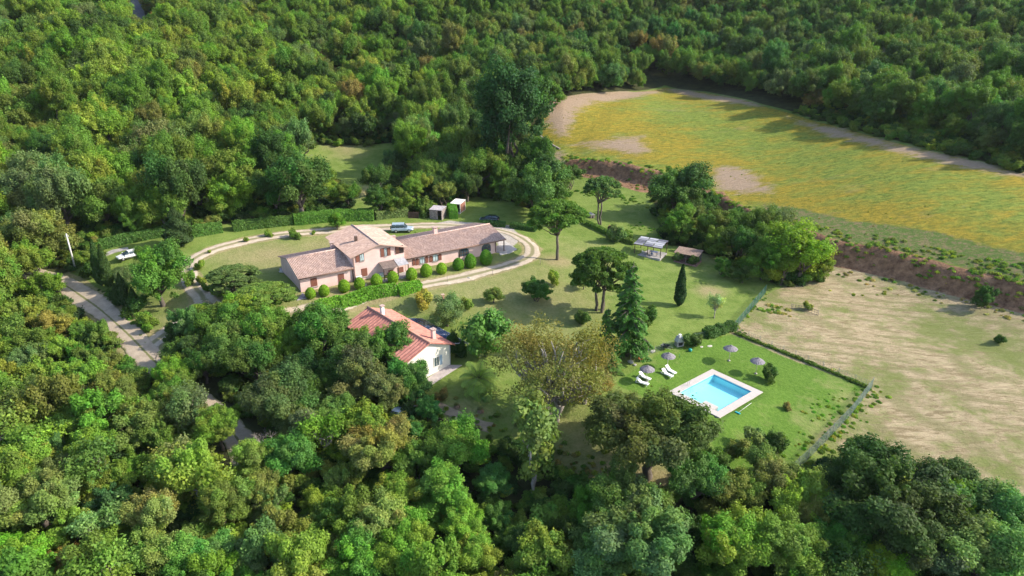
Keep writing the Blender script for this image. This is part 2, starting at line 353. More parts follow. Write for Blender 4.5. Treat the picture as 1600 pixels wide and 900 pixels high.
    # field of yellow flowers over green
    mp3 = N(nt, 'ShaderNodeMapping'); mp3.inputs['Rotation'].default_value = (0, 0, R(22)); mp3.inputs['Scale'].default_value = (.45, 1.1, 1); nt.links.new(tc, mp3.inputs[0])
    fs = noise_(nt, .22, 8, .72, mp3.outputs[0], .5); ff2 = noise_(nt, 1.2, 6, .75, mp3.outputs[0], .4)
    yel = mix(nt, ramp(nt, ff2, .36, .64), (.17,.165,.025), (.38,.275,.035))
    grn = mix(nt, ramp(nt, ff2, .36, .64), (.09,.145,.024), (.26,.30,.055))
    gm = mth(nt, 'ADD', mth(nt, 'ADD', mth(nt, 'MULTIPLY', A('m_fgreen'), .36), mth(nt, 'MULTIPLY', fs, 1.7)), -.22)
    fl = mix(nt, ramp(nt, gm, .62, .98), yel, grn)
    fl = mix(nt, mth(nt, 'MULTIPLY', ramp(nt, noise_(nt, 1.1, 7, .8, tc), .50, .62), .40), fl, (.075,.115,.02))
    fl = mix(nt, mth(nt, 'MULTIPLY', ramp(nt, noise_(nt, .12, 6, .7, mp3.outputs[0]), .58, .74), .45), fl, (.30,.22,.13))
    c = mix(nt, soft(A('m_flower'), .35), c, fl)
    # rough weedy strip above the bank
    rg = mix(nt, ramp(nt, noise_(nt, .9, 6, .8, tc), .40, .54), (.22,.17,.09), (.10,.155,.035))
    c = mix(nt, soft(A('m_rough'), .7), c, rg)
    dirt = mix(nt, ramp(nt, nf, .3, .72), (.29,.205,.145), (.42,.31,.23))
    c = mix(nt, mth(nt, 'MULTIPLY', ramp(nt, mth(nt, 'ADD', A('m_dirt'), mth(nt, 'ADD', mth(nt, 'MULTIPLY', mth(nt, 'SUBTRACT', fs, .5), 1.3), mth(nt, 'MULTIPLY', mth(nt, 'SUBTRACT', ff2, .5), .9))), .38, .72), .92), c, dirt)
    soil = mix(nt, ramp(nt, noise_(nt, .8, 7, .75, tc), .35, .65), (.125,.065,.040), (.37,.215,.125))
    c = mix(nt, soft(A('m_soil'), .75), c, soil)
    c = mix(nt, mth(nt, 'MULTIPLY', soft(A('m_verge'), .9), .75), c, dryc)
    grav = mix(nt, ramp(nt, nf, .3, .7), (.33,.29,.25), (.46,.42,.37))
    c = mix(nt, soft(A('m_hard'), .8), c, grav)
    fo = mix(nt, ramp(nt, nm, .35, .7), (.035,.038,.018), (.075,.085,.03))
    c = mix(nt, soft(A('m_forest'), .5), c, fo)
    nt.links.new(c, b.inputs['Base Color']); b.inputs['Roughness'].default_value = .95; b.inputs['Specular IOR Level'].default_value = .1
    bp = N(nt, 'ShaderNodeBump'); bp.inputs['Strength'].default_value = .8; bp.inputs['Distance'].default_value = .35
    hh = mth(nt, 'ADD', mth(nt, 'MULTIPLY', nf, .6), mth(nt, 'MULTIPLY', rows, mth(nt, 'MULTIPLY', A('m_hay'), .9)))
    hh = mth(nt, 'ADD', hh, mth(nt, 'MULTIPLY', ff2, mth(nt, 'MULTIPLY', A('m_flower'), 1.5)))
    hh = mth(nt, 'ADD', hh, mth(nt, 'MULTIPLY', noise_(nt, 1.0, 6, .7, tc), mth(nt, 'MULTIPLY', A('m_soil'), 1.2)))
    nt.links.new(hh, bp.inputs['Height']); nt.links.new(bp.outputs[0], b.inputs['Normal'])
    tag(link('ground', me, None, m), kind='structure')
build_ground()

def strip(name, pts, half, mat_, lift=.05, step=.7, nw=8, jit=.25, seed=1):
    """a draped strip along a polyline; attribute u runs -1..1 across"""
    rng = np.random.default_rng(seed); P = [np.array(p, float) for p in pts]
    # Catmull-Rom
    out = []
    for i in range(len(P) - 1):
        p0, p1, p2, p3 = P[max(i-1,0)], P[i], P[i+1], P[min(i+2,len(P)-1)]
        n = max(2, int(np.linalg.norm(p2 - p1) / step))
        for k in range(n):
            t = k / n; out.append(.5 * ((2*p1) + (-p0+p2)*t + (2*p0-5*p1+4*p2-p3)*t*t + (-p0+3*p1-3*p2+p3)*t**3))
    out.append(P[-1]); out = np.array(out); T = np.gradient(out, axis=0); T /= np.linalg.norm(T, axis=1)[:, None] + 1e-9
    Nn = np.stack([-T[:, 1], T[:, 0]], -1); n = len(out)
    def wob(): 
        w = np.convolve(rng.normal(0, 1, n + 8), np.ones(9) / 9, 'valid'); return w[:n] * 3 * jit
    L, Rr = half + wob(), half + wob()
    us = np.linspace(-1, 1, nw + 1); V = []; U = []
    for j, u in enumerate(us):
        off = np.where(u < 0, u * L, u * Rr); p = out + Nn * off[:, None]; z = H(p[:, 0], p[:, 1]) + lift - (.07 if abs(u) == 1 else 0)
        V.append(np.column_stack([p, z])); U.append(np.full(n, u))
    V = np.stack(V, 1).reshape(-1, 3); U = np.stack(U, 1).ravel(); k = nw + 1
    idx = np.arange(n * k).reshape(n, k); F = np.stack([idx[:-1, :-1], idx[:-1, 1:], idx[1:, 1:], idx[1:, :-1]], -1).reshape(-1, 4)
    if True: F = F[:, ::-1]
    me = np_mesh(name, V, F, mat_, smooth=True); a = me.attributes.new('u', 'FLOAT', 'POINT'); a.data.foreach_set('value', U.astype(np.float32))
    return link(name, me)
def track_mat(name, dark, light, mid, rut=True, midw=.35):
    m, nt, b = nodemat(name); tc = N(nt, 'ShaderNodeTexCoord').outputs['Object']
    u = N(nt, 'ShaderNodeAttribute', attribute_type='GEOMETRY', attribute_name='u').outputs['Fac']
    n1, n2 = noise_(nt, .8, 6, .7, tc), noise_(nt, 5, 5, .7, tc)
    c = mix(nt, ramp(nt, n1, .3, .7), dark, light); c = mix(nt, mth(nt, 'MULTIPLY', ramp(nt, n2, .4, .8), .4), c, tuple(min(1, v * 1.25) for v in light))
    au = mth(nt, 'ABSOLUTE', u); au2 = mth(nt, 'ADD', au, mth(nt, 'MULTIPLY', mth(nt, 'SUBTRACT', noise_(nt, .9, 5, .7, tc), .5), .55))
    if rut:
        au3 = mth(nt, 'ADD', au, mth(nt, 'MULTIPLY', mth(nt, 'SUBTRACT', noise_(nt, 1.4, 5, .7, tc), .5), .30 if midw > .2 else .16))
        c = mix(nt, mth(nt, 'SUBTRACT', 1.0, ramp(nt, au3, midw * .5, midw)), c, mid)
    c = mix(nt, ramp(nt, au2, .86, 1.0), c, mid)
    nt.links.new(c, b.inputs['Base Color']); b.inputs['Roughness'].default_value = .95; b.inputs['Specular IOR Level'].default_value = .1
    bp = N(nt, 'ShaderNodeBump'); bp.inputs['Strength'].default_value = .5; bp.inputs['Distance'].default_value = .08; nt.links.new(n2, bp.inputs['Height']); nt.links.new(bp.outputs[0], b.inputs['Normal'])
    return m
tag(strip('gravel_road', ROAD_L, 1.95, track_mat('road_gravel', (.30,.24,.175), (.47,.385,.295), (.17,.17,.07), True, .10), lift=.15, seed=3), kind='structure')
tag(strip('driveway', DRIVE, 1.55, track_mat('drive_dirt', (.36,.29,.22), (.55,.46,.36), (.24,.22,.12), True, .34), lift=.10, seed=4), kind='structure')
tag(strip('forest_road', FAR_ROAD, 3.0, track_mat('road_asphalt', (.15,.14,.16), (.22,.21,.23), (.20,.18,.10), False), lift=.3, step=2, seed=5), kind='structure')
tag(strip('garden_path', GP([(655,627),(690,638),(730,655),(768,668)]), .6, track_mat('path_dirt', (.24,.18,.12), (.36,.28,.19), (.16,.15,.07), False), lift=.06, seed=6), kind='structure')

# ------------------------------------------------------------------ plant prototypes (unit crown radius, ground at z = 0)
def quads(C, Nrm, size, rng, elong=1.1, curl=0.0):
    """rhombic leaf clumps centred on C facing Nrm"""
    n = len(C); r = rng.normal(size=(n, 3)); a = np.cross(Nrm, r); a /= np.linalg.norm(a, axis=1)[:, None] + 1e-9; b = np.cross(Nrm, a)
    s = (size * rng.uniform(.55, 1.5, n))[:, None]
    V = np.stack([C - a * s * elong, C - b * s * .72 + Nrm * s * curl, C + a * s * elong, C + b * s * .72 + Nrm * s * curl], 1).reshape(-1, 3)
    return V, np.arange(4 * n).reshape(n, 4)
def unit(v): return v / (np.linalg.norm(v, axis=-1, keepdims=True) + 1e-9)
def lobes_to_leaves(L, n, size, rng, rand_n=.75, lo=-.55, young=.0, down=.0, squash=1.0, fill=.12, axis=None, tone=None):
    """L: (k,4) lobe centres and radii. Returns C, N, col"""
    w = L[:, 3] ** 2; li = rng.choice(len(L), n, p=w / w.sum()); d = unit(rng.normal(size=(n, 3)))
    d[:, 2] = np.where(d[:, 2] < lo, -d[:, 2] * rng.uniform(0, 1, n), d[:, 2]); d = unit(d)
    rr = L[li, 3] * np.where(rng.uniform(size=n) < fill, rng.uniform(.3, .8, n), 1.0 + .16 * rng.normal(size=n))
    off = d * rr[:, None] * np.array([1, 1, squash])
    if axis is not None: ax = axis[li]; al = (off * ax).sum(1); off = off * .86 + ax * (al * np.where(al > 0, .85, .1))[:, None]
    C = L[li, :3] + off
    keep = np.ones(n, bool)
    for k in range(len(L)):
        dd = np.linalg.norm(C - L[k, :3], axis=1); keep &= ~((dd < L[k, 3] * .68) & (li != k))
    C, d, li = C[keep], d[keep], li[keep]
    Nn = unit(d + rng.normal(size=C.shape) * rand_n * .8 + np.array([0, 0, .42 - down]))
    lc = rng.uniform(.86, 1.14, (len(L), 1)) * (1 + rng.normal(0, .05, (len(L), 3)))
    if tone is not None: lc = lc * tone
    top = np.clip(d[:, 2:3], 0, 1)
    col = lc[li] * rng.uniform(.78, 1.22, (len(C), 1)) * (1 + young * rng.uniform(0, 1, (len(C), 1)) * np.array([.55, .5, .05]) * (top > .3))
    return C, Nn, col
def leafmesh(name, parts, mat_=None):
    Vs, Fs, Cs, o = [], [], [], 0
    for V, F, c in parts:
        Vs.append(V); Fs.append(F + o); o += len(V); Cs.append(np.repeat(c, 4, 0))
    return np_mesh(name, np.concatenate(Vs), np.concatenate(Fs), mat_ or M_LEAF, np.concatenate(Cs))
def trunkmesh(name, branches, mat_):
    mb = MB()
    for pts, rad in branches: mb.tube(pts, rad, 7)
    me = bpy.data.meshes.new(name); me.from_pydata(mb.v, [], mb.f); me.polygons.foreach_set('use_smooth', mb.sm); me.update(); me.materials.append(mat_); return me
def limb(a, b, r0, r1, rng, n=4, w=.06):
    a, b = np.array(a, float), np.array(b, float); L = np.linalg.norm(b - a); out = []
    for i in range(n + 1):
        t = i / n; p = a + (b - a) * t + (rng.normal(size=3) * w * L * math.sin(math.pi * t)); out.append(tuple(p))
    return out, [r0 + (r1 - r0) * i / n for i in range(n + 1)]
PROTO = {}
def proto(kind, crown, trunk, cz): PROTO.setdefault(kind, []).append((crown, trunk, cz))
def broad(kind, seed, hz, cz, nl, lr, n, leaf, sub=3, spread=.45, bark=None, young=.25, flat=1.0, sparse=.0, rn=.75, lo=-.55, fill=.12, tr=.085, stems=1, mat_=None, bare=0):
    """hz: vertical half height of the crown, cz: height of its centre, in crown radii"""
    rng = np.random.default_rng(seed); L = []
    subs = []
    for k in range(sub):
        a = 2 * math.pi * k / sub + rng.uniform(-.5, .5); q = spread * rng.uniform(.55, 1.35)
        subs.append((math.cos(a) * q, math.sin(a) * q, cz + rng.uniform(-.45, .38) * hz, min(.62, 1.02 - q) * rng.uniform(.75, 1.12)))
    subs.append((rng.normal() * .1, rng.normal() * .1, cz + .15 * hz, .62)); ns = len(subs); stone = np.stack([rng.uniform(.84, 1.22, ns), rng.uniform(.90, 1.10, ns), rng.uniform(.8, 1.15, ns)], 1)
    for k in range(nl):
        sx, sy, sz, sr = subs[k % len(subs)]; d = unit(rng.normal(size=3)); d[2] = abs(d[2]) if rng.uniform() < .72 else d[2] * .8
        q = rng.uniform(.62, .98); r_ = lr * rng.choice([.6, .8, 1.0, 1.3, 1.7]) * rng.uniform(.85, 1.15); q = q * rng.uniform(.88, 1.12)
        L.append((sx + d[0] * sr * q, sy + d[1] * sr * q, sz + d[2] * hz * sr * q, r_))
    L = np.array(L); axis = unit(unit(L[:, :3] - np.array([0, 0, cz])) + rng.normal(size=(len(L), 3)) * .3 + np.array([0, 0, .55])); tone = stone[np.arange(len(L)) % ns]
    C, Nn, col = lobes_to_leaves(L, n, leaf, rng, rn, lo, young, squash=flat, fill=fill, axis=axis, tone=tone)
    f_ = 1 / np.percentile(np.hypot(C[:, 0], C[:, 1]), 93)
    for q_ in (C, L): q_[:, :2] *= f_; q_[:, 2] = cz + (q_[:, 2] - cz) * min(1, f_ * 1.08)
    if sparse: k = rng.uniform(size=len(C)) > sparse; C, Nn, col = C[k], Nn[k], col[k]
    V, F = quads(C, Nn, leaf, rng); crown = leafmesh(kind + '_crown', [(V, F, col)], mat_)
    br = []; base = max(.15, cz - hz * .75)
    for s_ in range(stems):
        a = 6.28 * s_ / max(stems, 1) + .5; q = .10 if stems > 1 else 0
        p0 = (math.cos(a) * q * .4, math.sin(a) * q * .4, -.15); p1 = (math.cos(a) * q * 2 + rng.normal() * .05, math.sin(a) * q * 2 + rng.normal() * .05, base)
        br.append(limb(p0, p1, tr * 1.25, tr * .8, rng, 4, .03))
        pick = L[rng.permutation(len(L))[:(7 if stems == 1 else 4) + bare]]
        for l in pick: br.append(limb(p1, l[:3], tr * .6, tr * .10, rng, 4, .09))
    proto(kind, crown, trunkmesh(kind + '_trunk', br, bark or M_BARK), cz)
for i in range(5): broad('oak', 10 + i, .92, 1.08, 150, .155, 50000, .029, sub=4 + i % 3, young=.3)
for i in range(4): broad('bushy', 30 + i, 1.05, .95, 100, .15, 28000, .036, sub=6, spread=.62, young=.35, lo=-.4, stems=3, tr=.05)
for i in range(3): broad('tall', 50 + i, 1.5, 1.75, 170, .155, 50000, .031, sub=5, spread=.40, young=.3)
for i in range(2): broad('slim', 60 + i, 2.1, 2.7, 60, .30, 11000, .085, sub=3, spread=.40, young=.2, sparse=.15, bark=M_PALEBARK, tr=.07, stems=2)
for i in range(2): broad('bigoak', 66 + i, .80, 1.12, 170, .13, 64000, .024, sub=8, spread=.62, young=.2, bare=12)
for i in range(3): broad('fine', 70 + i, .90, .92, 60, .22, 22000, .036, sub=3, spread=.35, young=.3, rn=1.0)
for i in range(2): broad('shrub', 80 + i, .8, .72, 16, .36, 5000, .09, sub=2, spread=.3, young=.3, lo=-.7, stems=3, tr=.04)
for i in range(2): broad('sparse', 90 + i, .8, 1.35, 40, .25, 7000, .05, sub=3, spread=.45, young=.5, sparse=.2, rn=1.1, fill=.35, bare=14, stems=2, bark=M_PALEBARK, tr=.06)
for i in range(2): broad('magnolia', 95 + i, .95, 1.08, 80, .19, 13000, .065, sub=4, spread=.20, young=.15, rn=.55, lo=-.9, mat_=M_GLOSSY)
for i in range(2): broad('feathery', 97 + i, 1.15, 1.45, 70, .22, 20000, .04, sub=3, spread=.4, young=.5, rn=1.0, lo=-.95, stems=2)
broad('airy', 99, .86, 1.08, 190, .12, 40000, .0165, sub=8, spread=.60, bark=M_PALEBARK, young=.2, sparse=.25, rn=1.1, fill=.4, tr=.07, stems=2, bare=26)
# branching skeletons for bare and half-leafed trees
def skeleton(rng, h, levels=4, r0=.05, spread=.55, nb=3):
    out = []; tips = []
    def grow(p, d, L, r_, lv):
        q = p + d * L; out.append(([tuple(p), tuple((p + q) / 2 + rng.normal(size=3) * L * .06), tuple(q)], [r_, r_ * .8, r_ * .62]))
        if lv == 0: tips.append((q, d)); return
        for k in range(nb if lv > 1 else 2):
            dd = unit(d + rng.normal(size=3) * spread + np.array([0, 0, .12])); grow(q, dd, L * rng.uniform(.62, .82), r_ * .6, lv - 1)
        if lv <= 2: tips.append((q, d))
    grow(np.array([0, 0, -.1]), np.array([.03, 0, 1.0]), h, r_=r0, lv=levels)
    return out, tips
def bare(kind, seed, leaves, leaf, lv=4, nb=3, h=.55, r0=.06, bark=None):
    rng = np.random.default_rng(seed); br, tips = skeleton(rng, h, lv, r0, .6, nb); P = np.array([t[0] for t in tips])
    top = P[:, 2].max(); ext = np.percentile(np.linalg.norm(P[:, :2], axis=1), 92); sc = 1 / ext
    br = [([tuple(np.array(p) * sc) for p in pts], [q * sc for q in rad]) for pts, rad in br]; P = P * sc
    crown = None
    if leaves:
        i = rng.integers(0, len(P), leaves); C = P[i] + rng.normal(size=(leaves, 3)) * .085; Nn = unit(rng.normal(size=(leaves, 3)) + np.array([0, 0, .5]))
        tipc = rng.uniform(.7, 1.3, (len(P), 1)) * (1 + rng.normal(0, .10, (len(P), 3))); col = tipc[i] * rng.uniform(.8, 1.2, (leaves, 1)); V, F = quads(C, Nn, leaf, rng); crown = leafmesh(kind + '_crown', [(V, F, col)])
    proto(kind, crown, trunkmesh(kind + '_trunk', br, bark or M_PALEBARK), P[:, 2].mean())
bare('halfleaf', 101, 60000, .015, 6, 3, .42, .055)
bare('dead', 102, 0, 0, 5, 3, .5, .045); bare('dead', 103, 0, 0, 5, 2, .55, .045)
def needle_col(rng, n, a=.2): return rng.uniform(1 - a, 1 + a, (n, 1)) * (1 + rng.normal(0, .05, (n, 3)))
def umbrella_pine(seed, hz, base, topz, stems=1, n=36000, bushy=.0):
    rng = np.random.default_rng(seed); L = []; k = 0
    while len(L) < 130:
        x, y = rng.uniform(-1, 1, 2); q = x * x + y * y
        if q > .92: continue
        z = topz - hz * (1 - math.sqrt(max(0, 1 - q))) - (rng.uniform(0, .6 + bushy) * hz if rng.uniform() < .55 else 0)
        L.append((x, y, z - .1, rng.uniform(.09, .17)))
    L = np.array(L); C, Nn, col = lobes_to_leaves(L, n, .03, rng, 1.1, -.2, .35, squash=.9, fill=.3)
    V, F = quads(C, Nn, .031, rng, 1.9); crown = leafmesh('pine_crown', [(V, F, col)]); br = []
    f = base * .62
    for s_ in range(stems):
        a = 2.1 * s_ + .4; q = .10 * (stems > 1)
        p1 = (math.cos(a) * q * 2, math.sin(a) * q * 2, f)
        br.append(limb((math.cos(a) * q, math.sin(a) * q, -.15), p1, .058, .042, rng, 5, .02))
        for l in L[rng.permutation(len(L))[:16 // stems + 4]]:
            m_ = (np.array(p1) * .45 + l[:3] * .55) * np.array([.75, .75, 1]); m_[2] = f + (l[2] - f) * .45
            b1 = limb(p1, m_, .030, .018, rng, 3, .05); b2 = limb(m_, l[:3], .018, .005, rng, 3, .05); br += [b1, b2]
    proto('stone_pine' if not bushy else 'round_pine', crown, trunkmesh('pine_trunk', br, M_BARK), topz - hz * .5)
umbrella_pine(201, .72, 1.75, 2.55, 1); umbrella_pine(202, .85, 1.5, 2.5, 3, bushy=.5); umbrella_pine(203, .7, 2.1, 2.8, 2, n=14000)
def dome_pine(seed):
    rng = np.random.default_rng(seed); L = []
    for k in range(90):
        d = unit(rng.normal(size=3)); d[2] = abs(d[2]); L.append((d[0] * .88, d[1] * .88, .35 + d[2] * .62, rng.uniform(.10, .17)))
    L = np.array(L); C, Nn, col = lobes_to_leaves(L, 18000, .035, rng, 1.0, -.3, .3, fill=.25); V, F = quads(C, Nn, .033, rng, 1.8)
    br = [limb((0, 0, -.1), (0, 0, .5), .06, .05, rng)] + [limb((0, 0, .4), l[:3], .03, .008, rng) for l in L[:10]]
    proto('dome_pine', leafmesh('pine_crown', [(V, F, col)]), trunkmesh('pine_trunk', br, M_BARK), .6)
dome_pine(210); dome_pine(211)
def cypress(seed, ratio, n, ragged=0.0):
    """crown radius 1, total height 2*ratio"""
    rng = np.random.default_rng(seed); hgt = 2 * ratio; t = rng.uniform(0.02, 1, n) ** 1.0; a = rng.uniform(0, 6.28, n)
    prof = np.minimum(1, (t / .18) ** .6) * (1 - np.clip((t - .22) / .78, 0, 1) ** 1.6) ** .8; lump = 1 + (.10 + ragged) * np.sin(a * 3 + t * 17) + (.07 + ragged) * np.sin(a * 5 - t * 29)
    r_ = prof * lump * np.where(rng.uniform(size=n) < .2, rng.uniform(.5, .9, n), rng.uniform(.9, 1.06, n))
    C = np.stack([np.cos(a) * r_, np.sin(a) * r_, .1 + t * (hgt - .1)], 1); Nn = unit(np.stack([np.cos(a), np.sin(a), .25 + 0 * a], 1) + rng.normal(size=(n, 3)) * .45)
    V, F = quads(C, Nn, .10 if ratio > 2.5 else .07, rng, 1.5); return leafmesh('cypress_crown', [(V, F, needle_col(rng, n, .25))]), trunkmesh('cypress_trunk', [([(0, 0, -.3), (0, 0, hgt * .5)], [.16, .05])], M_BARK), ratio
proto('cypress', *cypress(301, 4.3, 9000)); proto('cypress', *cypress(302, 4.8, 9000, .04)); proto('conifer', *cypress(303, 1.75, 9000, .10))
def cedar(seed, hgt):
    rng = np.random.default_rng(seed); Cs, Ns, cols, br = [], [], [], [([(0, 0, -.2), (0, .02, hgt * .5), (0, 0, hgt)], [.085, .05, .008])]
    z = .22
    while z < hgt * .98:
        t = z / hgt; Lr = (1 - t) ** .8 * rng.uniform(.8, 1.1) + .05; nb = rng.integers(5, 8)
        for k in range(nb):
            a = rng.uniform(0, 6.28); ln = Lr * rng.uniform(.7, 1.15); d = np.array([math.cos(a), math.sin(a)])
            s = np.linspace(0, 1, 6); px = d[0] * ln * s; py = d[1] * ln * s; pz = z + .16 * ln * s - .42 * ln * s ** 2
            br.append(([(px[i], py[i], pz[i]) for i in range(6)], [.022 * (1 - .85 * q) for q in s]))
            m = int(190 * ln + 25); q = rng.uniform(.12, 1.03, m); w = .30 * ln * np.sin(np.clip(q, 0, 1) * 2.6 + .35) * rng.uniform(-1, 1, m)
            C = np.stack([d[0] * ln * q - d[1] * w, d[1] * ln * q + d[0] * w, z + .16 * ln * q - .42 * ln * q ** 2 - np.abs(w) * .55 - rng.uniform(0, .05, m)], 1)
            Nn = unit(np.stack([d[0] * .3 + rng.normal(size=m) * .3, d[1] * .3 + rng.normal(size=m) * .3, np.ones(m)], 1)); lc = rng.uniform(.75, 1.25)
            Cs.append(C); Ns.append(Nn); cols.append(needle_col(rng, m, .2) * lc)
        z += .105 + .08 * (1 - t)
    C, Nn, col = map(np.concatenate, (Cs, Ns, cols)); V, F = quads(C, Nn, .04, rng, 1.6)
    proto('cedar', leafmesh('cedar_crown', [(V, F, col)]), trunkmesh('cedar_trunk', br, M_BARK), hgt * .42)
cedar(401, 3.1); cedar(402, 2.6)
def palm(seed):
    rng = np.random.default_rng(seed); Vs, Fs, cs, o = [], [], [], 0; br = [([(0, 0, -.1), (0, 0, .35), (.02, 0, .62)], [.13, .12, .15])]
    for k in range(34):
        a = 2.4 * k; el = math.radians(80 - 100 * (k / 34) ** 1.0 + rng.uniform(-6, 6)); ln = rng.uniform(.92, 1.12); p = np.array([0, 0, .62]); d = np.array([math.cos(a) * math.cos(el), math.sin(a) * math.cos(el), math.sin(el)]); pts = [p.copy()]
        side = unit(np.cross(d, [0, 0, 1.0]) + 1e-6); tone = rng.uniform(.75, 1.2)
        for s in range(14):
            d = unit(d + np.array([0, 0, -.115])); p = p + d * ln / 14; pts.append(p.copy()); up = np.cross(side, d)
            if s < 1: continue
            ll = .26 * math.sin(math.pi * (s + 1.5) / 16.5) + .03
            for sg in (-1, 1):
                for e_ in (0, .5):
                    q = p - d * ln / 14 * e_; tip = q + side * sg * ll + d * ll * .6 - up * ll * .25; w = d * .016
                    Vs.append(np.array([q - w, q + w, tip + w * .3, tip - w * .3])); Fs.append(np.arange(4) + o); o += 4; cs.append([tone * rng.uniform(.85, 1.15)] * 3)
        br.append(([tuple(q) for q in pts[::3]], [.018 - .003 * i for i in range(len(pts[::3]))]))
    V = np.concatenate(Vs); c = np.repeat(np.array(cs), 4, 0); me = np_mesh('palm_crown', V, np.array(Fs), M_LEAF, c)
    proto('palm', me, trunkmesh('palm_trunk', br, M_BARK), .75)
palm(501)

# ------------------------------------------------------------------ planting
TINT = {'g': (.082,.135,.030), 'b': (.125,.180,.034), 'd': (.048,.088,.026), 'o': (.110,.140,.040), 'y': (.150,.185,.040), 's': (.110,.150,.065), 'r': (.140,.125,.050), 't': (.055,.120,.044),
        'v': (.095,.165,.028), 'k': (.028,.055,.022), 'p': (.090,.130,.055), 'w': (.24,.20,.13)}
WORD = {'g': 'mid-green', 'b': 'bright green', 'd': 'dark green', 'o': 'olive green', 'y': 'yellowish green', 's': 'silvery green', 'r': 'rusty brown', 't': 'blue-green', 'v': 'vivid green', 'k': 'very dark green', 'p': 'pale grey-green', 'w': 'straw coloured'}
NAME = {'airy': 'spreading_tree', 'bigoak': 'oak_tree', 'oak': 'oak_tree', 'bushy': 'bushy_tree', 'tall': 'tall_tree', 'slim': 'slender_tree', 'fine': 'olive_tree', 'shrub': 'shrub', 'sparse': 'thin_tree', 'magnolia': 'magnolia_tree', 'feathery': 'willow_tree', 'halfleaf': 'spreading_tree', 'dead': 'bare_tree',
        'stone_pine': 'pine_tree', 'round_pine': 'pine_tree', 'dome_pine': 'pine_tree', 'cypress': 'cypress_tree', 'conifer': 'conifer_tree', 'cedar': 'cedar_tree', 'palm': 'palm_tree'}
PR = random.Random(21)
PLANTED = []      # x, y, radius
def jt(c, a=.12, rng=PR):
    f = 1 + rng.uniform(-a, a); return tuple(max(.01, v * f * (1 + rng.uniform(-a, a) * .6)) for v in c)
def plant(kind, x, y, rad, tint, label=None, cat=None, group=None, vs=1.0, var=None, rz=None, jit=.10, z=None, name=None):
    ps = PROTO[kind]; crown, trunk, cz = ps[(var if var is not None else PR.randrange(len(ps))) % len(ps)]
    root = empty(name or NAME[kind], (x, y, (h(x, y) if z is None else z)), PR.uniform(0, 6.28) if rz is None else rz, (rad, rad, rad * vs))
    if trunk: link('trunk', trunk, root)
    if crown:
        c = link('crown', crown, root); c.color = (*jt(TINT[tint] if isinstance(tint, str) else tint, jit), 1)
    tag(root, label, cat or ('shrub' if kind == 'shrub' else 'tree'), group); PLANTED.append((x, y, rad)); return root
def solve(cx, cy, w, cz, vs=1.0, tmax=700):
    d = ray(cx, cy); t = _TT; rad = w * t / FPX / 2; f = CAMZ + d[2] * t - H(d[0] * t, d[1] * t) - rad * cz * vs
    i = max(1, int(np.argmax(f < 0))); t_ = t[i-1] + (t[i] - t[i-1]) * f[i-1] / (f[i-1] - f[i] + 1e-9)
    return d[0] * t_, d[1] * t_, w * t_ / FPX / 2
def crown_at(cx, cy, w, tint, kind='oak', label=None, vs=1.0, **kw):
    v = kw.pop('var', None); v = PR.randrange(len(PROTO[kind])) if v is None else v
    x, y, r_ = solve(cx, cy, w, PROTO[kind][v % len(PROTO[kind])][2], vs); return plant(kind, x, y, r_, tint, label, vs=vs, var=v, **kw)
def base_at(bx, by, rad, tint, kind, label, vs=1.0, **kw):
    p = G(bx, by); return plant(kind, p.x, p.y, rad, tint, label, vs=vs, **kw)

# ------------------------------------------------------------------ clipped hedges, topiary
def hedge(pts_px, w, hh, tint, label, name='hedge', leaf=.13, dens=110, group=None, lump=.12):
    P = [np.array(p) for p in GP(pts_px)]; rng = np.random.default_rng(int(abs(P[0][0] * 91 + P[0][1] * 7)) + 3); Cs, Ns = [], []; o = np.array([P[0][0], P[0][1], h(*P[0])])
    for a, b in zip(P[:-1], P[1:]):
        d = b - a; L = np.linalg.norm(d); d /= L; nrm = np.array([-d[1], d[0]]); n = int(L * (w + 2 * hh) * dens); s = rng.uniform(-.15, L + .15, n); q = rng.uniform(-(w / 2 + hh), w / 2 + hh, n)
        top = abs(q) < w / 2; off = np.where(top, q, np.sign(q) * w / 2); zz = np.where(top, hh, hh - (abs(q) - w / 2)); lz = lump * np.sin(s * 1.9 + a[0]) * np.sin(s * .73 + 1)
        rr = rng.normal(0, .05, n); off = off * (1 + lz * .6) + np.where(top, 0, np.sign(off) * rr); zz = zz * (1 + lz * .5) + np.where(top, rr, 0); zz -= .12 * (abs(off) / (w / 2)) ** 4 * top
        x, y = a[0] + d[0] * s + nrm[0] * off, a[1] + d[1] * s + nrm[1] * off; z = H(x, y) + np.maximum(zz, 0)
        Nn = np.where(top[:, None], np.array([0, 0, 1.0]), np.stack([nrm[0] * np.sign(off), nrm[1] * np.sign(off), .2 + 0 * off], 1)); Cs.append(np.stack([x, y, z], 1) - o); Ns.append(unit(Nn + rng.normal(size=Nn.shape) * .5))
        for e, sg in ((a, -1), (b, 1)):
            n2 = int(w * hh * dens); u = rng.uniform(-w / 2, w / 2, n2); v = rng.uniform(0, hh, n2); x, y = e[0] + nrm[0] * u + d[0] * sg * .15, e[1] + nrm[1] * u + d[1] * sg * .15
            Cs.append(np.stack([x, y, H(x, y) + v], 1) - o); Ns.append(unit(np.tile([d[0] * sg, d[1] * sg, .2], (n2, 1)) + rng.normal(size=(n2, 3)) * .5))
    C, Nn = np.concatenate(Cs), np.concatenate(Ns); V, F = quads(C, Nn, leaf, rng); ob = link(name, leafmesh(name, [(V, F, needle_col(rng, len(C), .25))])); ob.location = o; ob.color = (*[v * 1.2 for v in tint], 1)
    tag(ob, label, 'hedge', group or 'clipped hedges'); return ob
hedge([(157,389),(205,378),(262,367)], 1.5, 1.7, (.065,.12,.035), 'long dark green hedge behind the white car')
hedge([(302,369),(346,362)], 1.6, 1.9, (.07,.13,.035), 'short clipped hedge just right of the ragged conifer')
